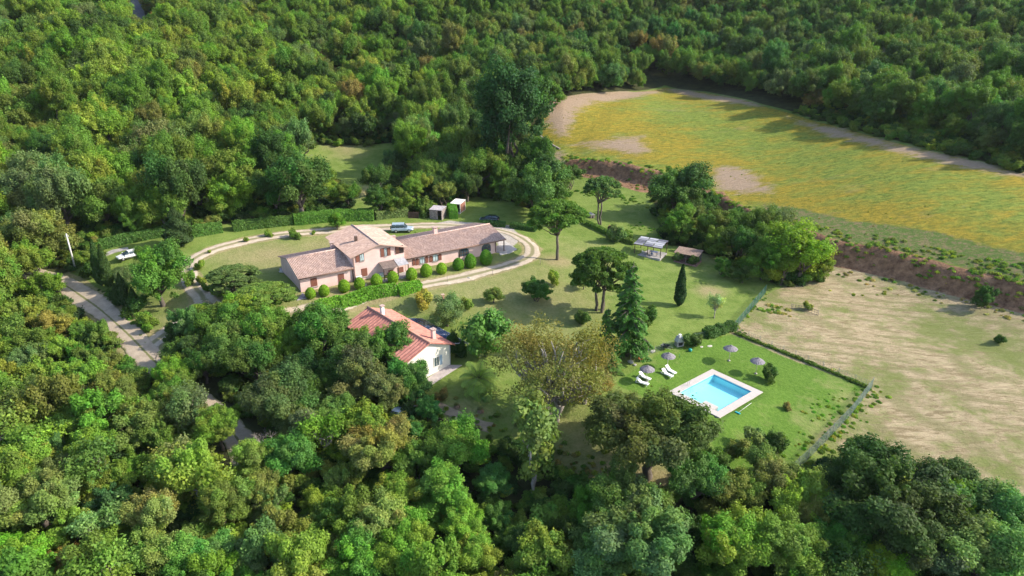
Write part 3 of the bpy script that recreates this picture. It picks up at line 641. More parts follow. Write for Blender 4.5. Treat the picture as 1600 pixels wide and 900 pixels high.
hedge([(366,360),(410,355),(456,350)], 1.6, 1.8, (.06,.105,.03), 'clipped hedge left of the broad section behind the farmhouse')
hedge([(461,350),(520,344),(583,343)], 2.0, 2.1, (.08,.155,.035), 'broad bright hedge section behind the two-storey part of the farmhouse')
hedge([(588,343),(612,340),(636,337)], 1.0, 1.7, (.11,.14,.06), 'pale loose hedge between the broad hedge and the woven fence')
hedge([(705,331),(709,342)], 1.8, 2.1, (.075,.165,.03), 'square clipped hedge right of the weathered shed')
hedge([(752,352),(788,354)], 1.4, 1.0, (.04,.085,.03), 'low dark hedge in front of the dark car')
hedge([(799,355),(836,361)], 1.6, 1.0, (.04,.08,.028), 'low dark hedge right of the dark car under the big tree')
hedge([(497,484),(531,475)], 1.5, 1.15, (.115,.215,.030), 'leftmost bright section of the front hedge below the farmhouse')
hedge([(534,478),(576,464),(618,457)], 1.6, 1.3, (.105,.205,.030), 'long bright middle section of the front hedge below the farmhouse')
hedge([(624,459),(656,451)], 1.6, 1.3, (.11,.22,.030), 'rightmost bright section of the front hedge, next to the driveway')
hedge([(915,350),(955,369)], 1.2, .9, (.075,.125,.03), 'low clipped hedge running past the foot of the two-trunked pine')
hedge([(957,371),(990,382)], 1.2, .9, (.09,.125,.045), 'low ragged hedge between the tractor and the grey slatted pergola')
hedge([(1103,527),(1125,520),(1145,514)], 1.5, 1.3, (.045,.085,.028), 'dark hedge at the top corner of the pool lawn', lump=.3)
hedge([(1150,522),(1205,544),(1262,567),(1310,587),(1352,605)], .4, .34, (.08,.115,.032), 'thin dark line of hedge along the hay field side of the pool lawn', lump=.5)
def topiary_mesh(seed):
    rng = np.random.default_rng(seed); n = 4200; d = unit(rng.normal(size=(n, 3))); t = d[:, 2]; C = d * np.array([1, 1, 1.18]) * (1 + rng.normal(0, .03, (n, 1))); C[:, 2] += 1.12; C[:, :2] *= (1 - .12 * t)[:, None]
    Nn = unit(d + rng.normal(size=(n, 3)) * .45); V, F = quads(C, Nn, .085, rng); return leafmesh('topiary', [(V, F, needle_col(rng, n, .22))])
TOPM = [topiary_mesh(1), topiary_mesh(2)]
TOP = [(485.8,465,.82), (507,461.5,.86), (538.3,455,.95), (562.3,450.5,.90), (588.8,446,.96), (614.3,441,.92), (643.4,436,.96), (666.3,431,1.02), (690.2,427,.92), (716.2,421,1.0), (735,417.5,1.05), (759.5,412.5,1.12)]
TL = ['smallest clipped round bush, at the left corner of the farmhouse', 'round clipped bush below the square shuttered window of the low left wing', 'round clipped bush in front of the brown door of the left wing', 'round clipped bush at the left edge of the two-storey part', 'round clipped bush below the closed ground floor window of the two-storey part', 'round clipped bush in front of the porch canopy',
      'round clipped bush just right of the porch canopy', 'larger clipped bush below the arched windows', 'small yellowish clipped bush right of the arched windows', 'clipped bush left of the two large egg-shaped ones', 'large egg-shaped clipped bush below the first wide arch', 'largest egg-shaped clipped bush, below the right wide arch']
for k, (bx, by, r_) in enumerate(TOP):
    p = G(bx, by); o = link('topiary_bush', TOPM[k % 2]); o.location = (p.x, p.y, p.z - .1); o.scale = (r_, r_, r_ * (1.0 if k < 10 else 1.12)); o.rotation_euler[2] = k
    c = (.150,.245,.024) if k < 9 else (.085,.185,.024); c = (.18,.28,.026) if k == 8 else c; o.color = (*c, 1); tag(o, TL[k], 'bush', 'clipped round bushes in front of the farmhouse')

# ------------------------------------------------------------------ roofs
def tile_mat(name, c1, c2, dark, bw=.24, bh=.42, rough=.85, contrast=.5):
    m, nt, b = nodemat(name); uv = N(nt, 'ShaderNodeAttribute', attribute_type='GEOMETRY', attribute_name='tile').outputs['Vector']
    br = N(nt, 'ShaderNodeTexBrick'); br.inputs['Color1'].default_value = (0, 0, 0, 1); br.inputs['Color2'].default_value = (1, 1, 1, 1); br.inputs['Mortar'].default_value = (.25, .25, .25, 1)
    br.inputs['Scale'].default_value = 1; br.inputs['Mortar Size'].default_value = .02; br.inputs['Brick Width'].default_value = bw; br.inputs['Row Height'].default_value = bh; br.inputs['Bias'].default_value = -.1; br.offset = 0
    nt.links.new(uv, br.inputs['Vector']); c = mix(nt, br.outputs['Color'], c1, c2); c = mix(nt, mth(nt, 'MULTIPLY', ramp(nt, noise_(nt, .55, 6, .7, uv), .42, .68), contrast), c, dark)
    c = mix(nt, mth(nt, 'MULTIPLY', ramp(nt, noise_(nt, 3, 4, .7, uv), .5, .8), .3), c, tuple(v * .6 for v in c1))
    nt.links.new(c, b.inputs['Base Color']); b.inputs['Roughness'].default_value = rough; b.inputs['Specular IOR Level'].default_value = .2; return m
M_TILE = tile_mat('weathered_tiles', (.38,.25,.20), (.62,.45,.365), (.31,.23,.215)); M_TILE2 = tile_mat('red_tiles', (.42,.165,.13), (.60,.28,.215), (.33,.16,.13), contrast=.3); M_RIDGE = plain('ridge_tiles', (.50,.36,.31), .85, .2, 4)
def slope(name, c00, c10, c11, c01, mat_, parent, per=.26, amp=.045, th=.10, rows=2):
    """corrugated roof slope: eave c00->c10, ridge c01->c11"""
    c00, c10, c11, c01 = [np.array(c, float) for c in (c00, c10, c11, c01)]; L = max(np.linalg.norm(c10 - c00), np.linalg.norm(c11 - c01)); n = int(L / per * 4)
    nrm = unit(np.cross(c10 - c00, c01 - c00)); nrm = nrm if nrm[2] > 0 else -nrm; V = []; UV = []
    S = np.linspace(0, 1, n + 1); Tt = np.linspace(0, 1, rows + 1); dl = np.linalg.norm(c01 - c00)
    for t in Tt:
        a, b = c00 + (c01 - c00) * t, c10 + (c11 - c10) * t
        for s in S: q = a + (b - a) * s; V.append(q + nrm * (th + amp * math.cos(2 * math.pi * s * L / per))); UV.append((s * L, t * dl, 0))
    k = n + 1; F = [(i * k + j, i * k + j + 1, (i + 1) * k + j + 1, (i + 1) * k + j) for i in range(rows) for j in range(n)]; o = len(V)
    for c in (c00, c10, c11, c01): V.append(c); UV.append((0, 0, 0))
    top = [0, n, rows * k + n, rows * k]; F.append((o, o+3, o+2, o+1)); 
    for i in range(4): F.append((o + i, o + (i + 1) % 4, top[(i + 1) % 4], top[i]))
    me = bpy.data.meshes.new(name); me.from_pydata([tuple(v) for v in V], [], F); a = me.attributes.new('tile', 'FLOAT_VECTOR', 'POINT'); a.data.foreach_set('vector', np.array(UV, np.float32).ravel()); me.materials.append(mat_); me.update()
    return link(name, me, parent)
def ridge(a, b, parent, r_=.14, name='ridge_tiles', m=None):
    return MB().tube([a, b], r_, 8).build(name, m or M_RIDGE, parent)
M_PINK = plain('pink_plaster', (.70,.49,.445), .9, .07, .5, bump=.2, bscale=30); M_WHITE = plain('white_plaster', (.80,.76,.68), .9, .04, .6); M_SHUT = plain('brown_shutter', (.20,.070,.045), .6, .15, 5); M_DARKWOOD = plain('dark_wood', (.09,.055,.04), .8, .2, 5)
M_GLASS = plain('window_glass', (.06,.09,.11), .08, .1, 1, spec=.8); M_CURT = plain('pale_glass', (.45,.55,.58), .15, .15, 1.5, spec=.8); M_GUT = plain('copper_gutter', (.16,.085,.06), .5, .1, 5, metal=.3); M_GREY = plain('grey_metal', (.42,.42,.44), .5, .1, 3, metal=.2)
M_CONC = plain('concrete', (.38,.35,.33), .9, .15, 2.0); M_FRAME = plain('white_frame', (.75,.73,.70), .5, .05, 3); M_BLACK = plain('dark_void', (.02,.02,.022), .8, .1, 2)

# ------------------------------------------------------------------ the pink farmhouse
FA = atz(470.8, 457.5, 5.0); FR = R(32.2); farm = empty('farmhouse', FA, FR)
tag(farm, 'long pink farmhouse with brown shutters and weathered terracotta roofs', 'farmhouse')
FM = Matrix.Translation(FA) @ Matrix.Rotation(FR, 4, 'Z'); FI = FM.inverted()
def fw(px, py, d0=0.0):
    o_ = FI @ Vector((0, 0, CAMZ)); q = FI.to_3x3() @ Vector(ray(px, py)); t = (d0 - o_.y) / q.y; p = o_ + q * t; return p.x, p.z
wl = MB(); wl.v, wl.f = [], []
def gable_x(x0, x1, y0, y1, eave, apex, zb=-1.2):
    m_ = MB(); ym = (y0 + y1) / 2; poly = [(y0, zb), (y1, zb), (y1, eave), (ym, apex), (y0, eave)]; vs = [(x0, y, z) for y, z in poly] + [(x1, y, z) for y, z in poly]; n = 5
    m_.add(vs, [tuple(range(n))[::-1], tuple(range(n, 2 * n))] + [(i, (i+1) % n, (i+1) % n + n, i + n) for i in range(n)]); return m_
gable_x(0, 9.28, 0, 12, 2.75, 4.25).build('wall', M_PINK, farm)
mm = MB(); mm.prism([(9.3, -1.2), (18.9, -1.2), (18.9, 4.78), (14.1, 6.12), (9.3, 4.78)], -.3, 12.2); mm.build('wall', M_PINK, farm)
gable_x(18.93, 38.4, 0, 11.6, 2.5, 3.85).build('wall', M_PINK, farm)
# roofs: left wing
def roof_x(x0, x1, y0, y1, eave, apex, ov, tag_=''):
    ym = (y0 + y1) / 2; k = (apex - eave) / (ym - y0); ze = eave - ov * k
    slope('roof', (x0, y0 - ov, ze), (x1, y0 - ov, ze), (x1, ym, apex), (x0, ym, apex), M_TILE, farm); slope('roof', (x0, y1 + ov, ze), (x1, y1 + ov, ze), (x1, ym, apex), (x0, ym, apex), M_TILE, farm)
    ridge((x0 - .02, ym, apex + .10), (x1, ym, apex + .10), farm); return ze
roof_x(-.35, 9.28, 0, 12, 2.78, 4.28, .5); roof_x(18.95, 40.3, 0, 11.6, 2.53, 3.88, .5)
kx = (6.12 - 4.78) / 4.8
for sx in (-1, 1):
    xe = 14.1 + sx * (4.8 + .55); slope('roof', (xe, -.85, 4.78 - .55 * kx + .03), (xe, 12.8, 4.78 - .55 * kx + .03), (14.1, 12.8, 6.15), (14.1, -.85, 6.15), M_TILE, farm)
ridge((14.1, -.87, 6.25), (14.1, 12.82, 6.25), farm)
# gutters and downpipes
for a, b in (((-.3, -.57, 2.63), (9.2, -.57, 2.63)), ((18.98, -.57, 2.38), (40.3, -.57, 2.38))): MB().tube([a, b], .08, 8).build('gutter', M_GUT, farm)
for x_, z_ in ((9.15, 2.7), (9.42, 4.5), (18.99, 2.5), (30.2, 2.4), (38.2, 2.4)): MB().tube([(x_, -.1 if x_ != 9.42 else -.4, 0), (x_, -.1 if x_ != 9.42 else -.4, z_)], .06, 8).build('downpipe', M_GUT, farm)
def arch_poly(x0, x1, z0, z1, rise, n=8):
    p = [(x0, z0), (x1, z0), (x1, z1 - rise)]; c = (x0 + x1) / 2; w = (x1 - x0) / 2
    for i in range(1, n): a = math.pi * i / n; p.append((c + w * math.cos(a), z1 - rise + rise * math.sin(a)))
    p.append((x0, z1 - rise)); return p
def opening(name, pa, pb, d0, m, parent=None, arch=0.0, pr=.04, frame=None, sill=False, dflt=None):
    x0, z1 = fw(pa[0], pa[1], d0); x1, z0 = fw(pb[0], pb[1], d0); 
    if x1 < x0: x0, x1 = x1, x0
    if z1 < z0: z0, z1 = z1, z0
    poly = arch_poly(x0, x1, z0, z1, arch) if arch else [(x0, z0), (x1, z0), (x1, z1), (x0, z1)]
    o = MB().prism(poly, d0 - pr, d0 + .05).build(name, m, parent or farm)
    if frame:
        f = MB(); t = .07
        for q in ((x0 - t, x0, z0 - t, z1 - arch), (x1, x1 + t, z0 - t, z1 - arch), (x0, x1, z0 - t, z0)): f.box(q[0], q[1], d0 - pr - .03, d0 + .04, q[2], q[3])
        cx_ = (x0 + x1) / 2; f.box(cx_ - .03, cx_ + .03, d0 - pr - .02, d0 - pr + .01, z0, z1 - .02)
        if not arch: f.box(x0 - t, x1 + t, d0 - pr - .03, d0 + .04, z1, z1 + t)
        f.build('frame', frame, o)
    if sill: MB().box(x0 - .12, x1 + .12, d0 - .16, d0 + .02, z0 - .15, z0 - .075).build('sill', M_CONC, o)
    return o
Z6 = lambda x, y: (400 + x / 6, 330 + y / 6); Z7 = lambda x, y: (600 + x / 6.923, 320 + y / 6.923)
def pair(za, b): return za(*b[:2]), za(*b[2:])
for b in ((508, 632, 577, 697), (985, 541, 1046, 602)):
    pa, pb = pair(Z6, b); d0 = 0 if b[0] < 600 else -.3; o = opening('shutter', pa, pb, d0, M_SHUT, sill=True)
pa, pb = pair(Z6, (765, 592, 833, 694)); o = opening('door', pa, pb, 0, M_SHUT); x0, z0 = fw(*Z6(765, 680)); MB().box(x0 + .80, x0 + .86, -.09, -.04, .95, 1.1).build('handle', M_GREY, o)
for b in ((930, 412, 970, 472), (1165, 352, 1200, 424), (1228, 342, 1262, 411)): opening('shutter', *pair(Z6, b), -.3, M_SHUT, pr=.09)
for b in ((973, 405, 1012, 458), (1202, 347, 1226, 415)): opening('window', *pair(Z6, b), -.3, M_CURT, frame=M_DARKWOOD, sill=True)
o = opening('loggia', *pair(Z6, (1303, 333, 1383, 386)), -.3, M_BLACK); x0, z1 = fw(*Z6(1303, 333), -.3); x1, z0 = fw(*Z6(1383, 386), -.3)
for k in range(9): q = x0 + (x1 - x0) * k / 8; MB().box(q - .03, q + .03, -.42, -.38, z0, z0 + .75).build('baluster', M_DARKWOOD, o)
MB().box(x0, x1, -.44, -.36, z0 + .75, z0 + .83).build('rail', M_SHUT, o); MB().box(x0 + .05, x0 + .7, -.39, -.35, z0, z1 - .1).build('shutter', M_SHUT, o)
for b in ((305, 586, 339, 650), (343, 581, 378, 645), (445, 558, 480, 622), (489, 553, 524, 614), (587, 532, 622, 594)): opening('shutter', *pair(Z7, b), 0, M_SHUT, arch=.25, pr=.09)
for b in ((388, 570, 437, 626), (528, 541, 582, 600)): opening('window', *pair(Z7, b), 0, M_CURT, arch=.3, frame=M_DARKWOOD, sill=True)
for b in ((806, 476, 918, 541), (1055, 430, 1156, 497)):
    o = opening('arched_window', *pair(Z7, b), 0, M_GLASS, arch=.75, pr=.03); x0, z1 = fw(*Z7(b[0], b[1])); x1, z0 = fw(*Z7(b[2], b[3])); f = MB()
    xa, xb = min(x0, x1), max(x0, x1)
    zb_ = min(z0, z1)
    for k in range(1, 4): q = xa + (xb - xa) * k / 4; f.box(q - .04, q + .04, -.08, -.03, zb_, zb_ + 1.25)
    f.box(xa, xb, -.085, -.025, zb_ + .55, zb_ + .63); f.build('frame', M_DARKWOOD, o)
# porch canopy
x0, _ = fw(*Z6(1150, 500), -.3); x1 = 18.75; xm = x0 + (x1 - x0) * .58
for a, b, m, hh in ((x0, xm - .02, plain('brown_canopy', (.20,.15,.13), .9, .2, 3), 0), (xm + .02, x1, plain('grey_canopy', (.42,.41,.43), .8, .12, 2), .08)):
    slope('porch_roof', (a, -2.5, 2.15 + hh), (b, -2.5, 2.15 + hh), (b, -.36, 2.75 + hh), (a, -.36, 2.75 + hh), m, farm, .2, .02, .05)
for x_ in (x0 + .1, xm, x1 - .1): MB().box(x_ - .07, x_ + .07, -2.42, -2.28, -.2, 2.14).build('porch_post', M_DARKWOOD, farm)
opening('door', *pair(Z6, (1325, 530, 1385, 590)), -.3, M_SHUT); opening('door', *pair(Z6, (1240, 555, 1290, 600)), -.3, M_SHUT)
MB().box(x0 - .3, x1 + .4, -2.8, -.3, -.6, .06).build('porch_floor', M_CONC, farm)
# end veranda
MB().box(38.42, 40.5, -.2, 11.8, -.6, .05).build('veranda_floor', M_CONC, farm)
for y_ in (-.2, 3.8, 7.8, 11.6): MB().box(39.95, 40.1, y_ - .08, y_ + .08, .03, 2.35 + (3.7 - 2.35) * (1 - abs(y_ - 5.8) / 6)).build('veranda_post', M_DARKWOOD, farm)
# chimneys
def chimney(x, y, zb, zt, w, m, parent, cap=M_RIDGE):
    c = MB().box(x - w / 2, x + w / 2, y - w / 2, y + w / 2, zb, zt).build('chimney', m, parent)
    f = MB()
    for a in (-1, 1):
        for b in (-1, 1): f.box(x + a * w * .38 - .05, x + a * w * .38 + .05, y + b * w * .38 - .05, y + b * w * .38 + .05, zt, zt + .22)
    f.box(x - w * .7, x + w * .7, y - w * .7, y + w * .7, zt + .22, zt + .30); f.build('chimney_cap', cap, c); return c
chimney(12.0, 5.0, 5.0, 6.5, .45, M_DARKWOOD, farm); chimney(8.7, 8.6, 3.2, 4.7, .7, M_PINK, farm); chimney(28.2, 6.0, 3.3, 5.0, .75, M_PINK, farm); chimney(19.8, 6.6, 3.0, 4.5, .6, M_PINK, farm)
# low things against the facade
o = tag(MB().box(-.5, .5, -.12, .12, 0, 1.0).box(-.55, .55, -.18, .18, 1.0, 1.05).build('cabinet', M_FRAME, None), 'white panel standing against the farmhouse wall beside the brown door', 'cabinet'); p = FM @ Vector((10.0, -.7, 0)); o.location = (p.x, p.y, h(p.x, p.y)); o.rotation_euler[2] = FR
o = tag(MB().box(-.45, .45, -.2, .2, .08, .75).box(-.5, .5, -.22, .22, .75, .8).build('air_unit', M_CURT, None), 'small pale blue box unit against the wall left of the porch', 'air conditioner'); p = FM @ Vector((14.2, -.8, 0)); o.location = (p.x, p.y, h(p.x, p.y)); o.rotation_euler[2] = FR

# ------------------------------------------------------------------ the white house with the red roof
HB = atz(704.1, 571.1, 1.0); HR = R(42.5); h2 = empty('white_house', HB, HR); tag(h2, 'white single-storey house with a bright red tiled roof behind the oaks', 'house')
HM = Matrix.Translation(HB) @ Matrix.Rotation(HR, 4, 'Z')
MB().prism([(-7.4, -2), (0, -2), (0, 3.55), (-3.7, 5.0), (-7.4, 3.55)], 0, 15.6).build('wall', M_WHITE, h2)
k2 = 1.45 / 3.7
for sx in (-1, 1): xe = -3.7 + sx * 4.25; slope('roof', (xe, -.45, 3.55 - .55 * k2 + .03), (xe, 16.1, 3.55 - .55 * k2 + .03), (-3.7, 16.1, 5.03), (-3.7, -.45, 5.03), M_TILE2, h2, .62 if sx < 0 else .3, .075 if sx < 0 else .04, .13)
ridge((-3.7, -.5, 5.2), (-3.7, 16.15, 5.2), h2, .17, m=plain('red_ridge', (.55,.27,.20), .8, .1, 3)); MB().tube([(.58, -.45, 3.32), (.58, 16, 3.32)], .08, 8).build('gutter', M_GUT, h2)
chimney(-3.2, 12.6, 4.7, 6.2, .5, M_WHITE, h2); chimney(-1.7, 1.6, 4.0, 5.7, .55, M_PINK, h2)
w = MB().box(-2.9, -2.1, -.05, .02, .9, 2.3).build('window', M_GLASS, h2); f = MB(); 
for a in ((-2.98, -2.9, .82, 2.38), (-2.1, -2.02, .82, 2.38), (-2.9, -2.1, .82, .9), (-2.9, -2.1, 2.3, 2.38), (-2.53, -2.47, .9, 2.3)): f.box(a[0], a[1], -.08, .0, a[2], a[3])
f.build('frame', M_FRAME, w); MB().box(-1.95, -1.5, -.09, -.01, .85, 2.35).build('shutter', plain('blue_shutter', (.30,.42,.55), .6, .1, 3), h2)
MB().tube([(-.05, -.06, 0), (-.05, -.06, 3.5)], .05, 8).build('downpipe', M_GREY, h2)
# glazed lean-to with solar panels beside it
sp = empty('solar_canopy', HM @ Vector((2.0, 6.5, 0)), HR); tag(sp, 'low white frame carrying a row of dark blue solar panels beside the red roof', 'solar panels')
slope('roof', (2.1, -5.8, 1.9), (2.1, 6.2, 1.9), (-1.2, 6.2, 3.0), (-1.2, -5.8, 3.0), M_FRAME, sp, 3, .0, .06, 1)
M_SOL = plain('solar_glass', (.025,.045,.12), .12, .3, 2, spec=.7); zs = lambda x: 3.0 - (x + 1.2) * 1.1 / 3.3 + .085
for j in range(6):
    for (xa, xb) in ((-.85, .45), (.6, 1.95)):
        y0 = -5.55 + j * 1.95; MB().add([(xa, y0, zs(xa)), (xb, y0, zs(xb)), (xb, y0 + 1.75, zs(xb)), (xa, y0 + 1.75, zs(xa)), (xa, y0, zs(xa) + .05), (xb, y0, zs(xb) + .05), (xb, y0 + 1.75, zs(xb) + .05), (xa, y0 + 1.75, zs(xa) + .05)],
            [(0,3,2,1),(4,5,6,7),(0,1,5,4),(1,2,6,5),(2,3,7,6),(3,0,4,7)]).build('solar_panel', M_SOL, sp)
for y_ in (-5.6, -1.7, 2.2, 6.0): MB().box(1.9, 2.02, y_ - .06, y_ + .06, -1, 1.95).build('post', M_FRAME, sp)

# ------------------------------------------------------------------ sheds, pergolas
def quadroof(name, pts_px, z, m, parent, inv, per=.2, amp=.02, th=.06):
    P = [inv @ atz(px, py, zz) for (px, py), zz in zip(pts_px, z)]; return slope(name, P[0], P[1], P[2], P[3], m, parent, per, amp, th, 1), P
def canopy_building(name, label, cat, roofpx, hts, roofmat, postmat, floormat, wallmat=None, walls=(), over=.25, sheets=None):
    g = G(sum(p[0] for p in roofpx) / 4, sum(p[1] for p in roofpx) / 4 + 9); zc = g.z
    A_, B_, C_, D_ = [atz(px, py, zc + hh) for (px, py), hh in zip(roofpx, hts)]    # front-left, front-right, back-right, back-left
    ctr = (A_ + B_ + C_ + D_) / 4; ux = ((B_ - A_) + (C_ - D_)); ux.z = 0; rz = math.atan2(ux.y, ux.x); wx = ((B_ - A_).length + (C_ - D_).length) / 2; wy = ((D_ - A_).length + (C_ - B_).length) / 2
    zb = h(ctr.x, ctr.y); root = empty(name, (ctr.x, ctr.y, zb), rz); tag(root, label, cat); hf, hb = hts[0], hts[2]; X, Yh = wx / 2, wy / 2
    if sheets:
        n = sheets; rg = random.Random(3)
        for j in range(n):
            for i in range(3):
                y0, y1 = -Yh + 2 * Yh * j / n + .04, -Yh + 2 * Yh * (j + 1) / n - .06; x0, x1 = -X + 2 * X * i / 3 + rg.uniform(0, .15), -X + 2 * X * (i + 1) / 3 - rg.uniform(.02, .2); zz = lambda y: hf + (hb - hf) * (y + Yh) / (2 * Yh)
                slope('roof_sheet', (x0, y0, zz(y0)), (x1, y0, zz(y0)), (x1, y1, zz(y1)), (x0, y1, zz(y1)), rg.choice(roofmat), root, .2, .015, .03, 1)
        for j in range(n + 1): y = -Yh + 2 * Yh * j / n; MB().box(-X, X, y - .04, y + .04, hf + (hb - hf) * j / n - .12, hf + (hb - hf) * j / n - .005).build('rafter', postmat, root)
    else: slope('roof', (-X, -Yh, hf), (X, -Yh, hf), (X, Yh, hb), (-X, Yh, hb), roofmat, root, .22, .03, .07, 1)
    for sx in (-1, 0, 1):
        for sy in (-1, 1):
            if sx == 0 and sy < 0 and wx < 4: continue
            x_, y_ = sx * (X - over), sy * (Yh - over); MB().box(x_ - .06, x_ + .06, y_ - .06, y_ + .06, -.4, (hf if sy < 0 else hb) - .14).build('post', postmat, root)
    if floormat: MB().box(-X + .1, X - .1, -Yh - .3, Yh - .1, -.5, .14).build('floor', floormat, root)
    if wallmat:
        for w_ in walls:
            x0, x1, y0, y1 = {'back': (-X + over, X - over, Yh - over - .04, Yh - over + .04), 'left': (-X + over - .04, -X + over + .04, -Yh + over, Yh - over - .05), 'right': (X - over - .04, X - over + .04, -Yh + over, Yh - over - .05), 'front': (-X + over, X - over - .9, -Yh + over - .04, -Yh + over + .04)}[w_]
            MB().box(x0, x1, y0, y1, -.3, min(hf, hb) - .02).build('wall', wallmat, root)
    return root, X, Yh
M_OLDW = plain('weathered_boards', (.26,.215,.20), .9, .25, 4); M_SHEET = [plain('pale_sheet', (.42,.42,.45), .6, .12, 2), plain('grey_sheet', (.26,.26,.30), .6, .15, 2), plain('dark_sheet', (.12,.12,.15), .6, .15, 2)]
per1, X1, Y1 = canopy_building('pergola', 'open pergola with a slatted grey and white sheet roof over a paved floor', 'pergola', [(991.5,379.5), (1036.5,387.6), (1043,374.5), (1000,367.5)], (2.3, 2.3, 2.75, 2.75), M_SHEET, M_DARKWOOD, M_CONC, sheets=5)
per2, X2, Y2 = canopy_building('pergola', 'smaller open pergola with a brown reed roof next to the slatted one', 'pergola', [(1053,394), (1090.5,401), (1100,391), (1062,384.5)], (1.9, 1.9, 2.25, 2.25), plain('reed_roof', (.27,.19,.15), .95, .25, 5), M_OLDW, plain('brick_floor', (.33,.19,.15), .9, .2, 3), M_OLDW, ('back',))
sh1, _, _ = canopy_building('garden_shed', 'weathered wooden shed with a grey felt roof behind the farmhouse', 'shed', [(671.5,327), (692,328.5), (696,321.5), (676.5,319.8)], (2.1, 2.1, 2.3, 2.3), plain('felt_roof', (.36,.33,.35), .9, .15, 3), M_OLDW, None, M_OLDW, ('back', 'left', 'right', 'front'), .15)
sh2, _, _ = canopy_building('garden_shed', 'small shed with a white sheet roof and reddish side beside the little lawn', 'shed', [(704,317.5), (720,319), (727,311.5), (711,310)], (2.1, 2.1, 2.35, 2.35), M_FRAME, M_FRAME, M_CONC, plain('red_boards', (.30,.13,.09), .8, .15, 4), ('back', 'left', 'right'), .15)
def table_set(p, rz, label, top, leg):
    r = empty('garden_table', p, rz); tag(r, label, 'table'); MB().box(-.8, .8, -.4, .4, .70, .75).build('tabletop', top, r)
    for a in (-1, 1):
        for b in (-1, 1): MB().box(a * .7 - .03, a * .7 + .03, b * .32 - .03, b * .32 + .03, 0, .70).build('leg', leg, r)
    return r
def chair(p, rz, label, m, group=None):
    r = empty('garden_chair', p, rz); tag(r, label, 'chair', group); MB().box(-.22, .22, -.22, .22, .42, .46).build('seat', m, r); MB().box(-.22, .22, .19, .23, .46, .9).build('backrest', m, r)
    for a in (-1, 1):
        for b in (-1, 1): MB().box(a * .19 - .02, a * .19 + .02, b * .19 - .02, b * .19 + .02, 0, .42).build('leg', m, r)
M_NAVY = plain('blue_cloth', (.10,.14,.28), .7, .2, 3)
pl_ = per1.matrix_world if False else Matrix.Translation(per1.location) @ Matrix.Rotation(per1.rotation_euler[2], 4, 'Z')
table_set(pl_ @ Vector((.9, -.6, .14)), per1.rotation_euler[2], 'dark blue table under the slatted pergola', M_NAVY, M_DARKWOOD); chair(pl_ @ Vector((.9, -1.5, .14)), per1.rotation_euler[2] + 3.1, 'dark blue chair in front of the pergola table', M_NAVY); chair(pl_ @ Vector((-1.3, -.8, .14)), 1.2, 'white chair at the left end of the pergola floor', M_FRAME); chair(pl_ @ Vector((2.1, -.8, .14)), -1.6, 'white chair right of the pergola table', M_FRAME)

# ------------------------------------------------------------------ swimming pool
PI_ = [atz(1112.8, 585.8, 0), atz(1171.1, 612.7, 0), atz(1126.4, 643.9, 0), atz(1062.0, 617.6, 0)]   # top, right, bottom, left
pu = (PI_[1] - PI_[0]); pu = Vector((pu.x, pu.y, 0)).normalized(); PANG = math.atan2(pu.y, pu.x); pc = sum(PI_, Vector()) / 4; PLX, PLY = 3.1, 3.95
pool = empty('swimming_pool', (pc.x, pc.y, POOLZ), PANG); tag(pool, 'turquoise rectangular swimming pool with a pale stone surround on the lawn', 'swimming pool')
M_COP = None
def coping_mat():
    m, nt, b = nodemat('stone_coping'); tc = N(nt, 'ShaderNodeTexCoord').outputs['Object']; br = N(nt, 'ShaderNodeTexBrick'); br.inputs['Scale'].default_value = 1; br.inputs['Brick Width'].default_value = .5; br.inputs['Row Height'].default_value = .5; br.offset = 0
    br.inputs['Color1'].default_value = (.47,.43,.39,1); br.inputs['Color2'].default_value = (.54,.46,.42,1); br.inputs['Mortar'].default_value = (.40,.36,.32,1); br.inputs['Mortar Size'].default_value = .012; nt.links.new(tc, br.inputs['Vector'])
    c = mix(nt, mth(nt, 'MULTIPLY', ramp(nt, noise_(nt, 1.2, 5, .7, tc), .4, .7), .4), br.outputs['Color'], (.58,.55,.51)); nt.links.new(c, b.inputs['Base Color']); b.inputs['Roughness'].default_value = .8; return m
M_COP = coping_mat(); M_BASIN = plain('pool_liner', (.40,.86,.90), .6, .02, .5); w_ = 1.1
cp = MB(); cp.box(-PLX - w_, PLX + w_, PLY, PLY + w_, -.25, .10); cp.box(-PLX - w_, PLX + w_, -PLY - w_, -PLY, -.25, .10); cp.box(-PLX - w_, -PLX, -PLY, PLY, -.25, .10); cp.box(PLX, PLX + w_, -PLY, PLY, -.25, .10)
cp.build('coping', M_COP, pool)
bs = MB(); D_ = 1.05; e_ = .02
bs.box(-PLX - .3, PLX + .3, -PLY - .3, PLY + .3, -D_ - .1, -D_); bs.box(-PLX - .3, -PLX + e_, -PLY - .3, PLY + .3, -D_, .04); bs.box(PLX - e_, PLX + .3, -PLY - .3, PLY + .3, -D_, .04); bs.box(-PLX + e_, PLX - e_, PLY - e_, PLY + .3, -D_, .04); bs.box(-PLX + e_, PLX - e_, -PLY - .3, -PLY + e_, -D_, .04)
bs.build('basin', M_BASIN, pool)
M_BAND = plain('tile_band', (.10,.38,.62), .4, .1, 8); tb_ = MB()
for a in ((-PLX + e_, -PLX + e_ + .01, -PLY + .03, PLY - .03), (PLX - e_ - .01, PLX - e_, -PLY + .03, PLY - .03), (-PLX + .04, PLX - .04, PLY - e_ - .01, PLY - e_), (-PLX + .04, PLX - .04, -PLY + e_, -PLY + e_ + .01)): tb_.box(*a, -.16, .02)
tb_.build('tile_band', M_BAND, pool)
mw, nt, b = nodemat('pool_water'); tr = N(nt, 'ShaderNodeBsdfTransparent'); tr.inputs[0].default_value = (.82, .98, 1, 1); gl = N(nt, 'ShaderNodeBsdfGlossy'); gl.inputs['Roughness'].default_value = .06
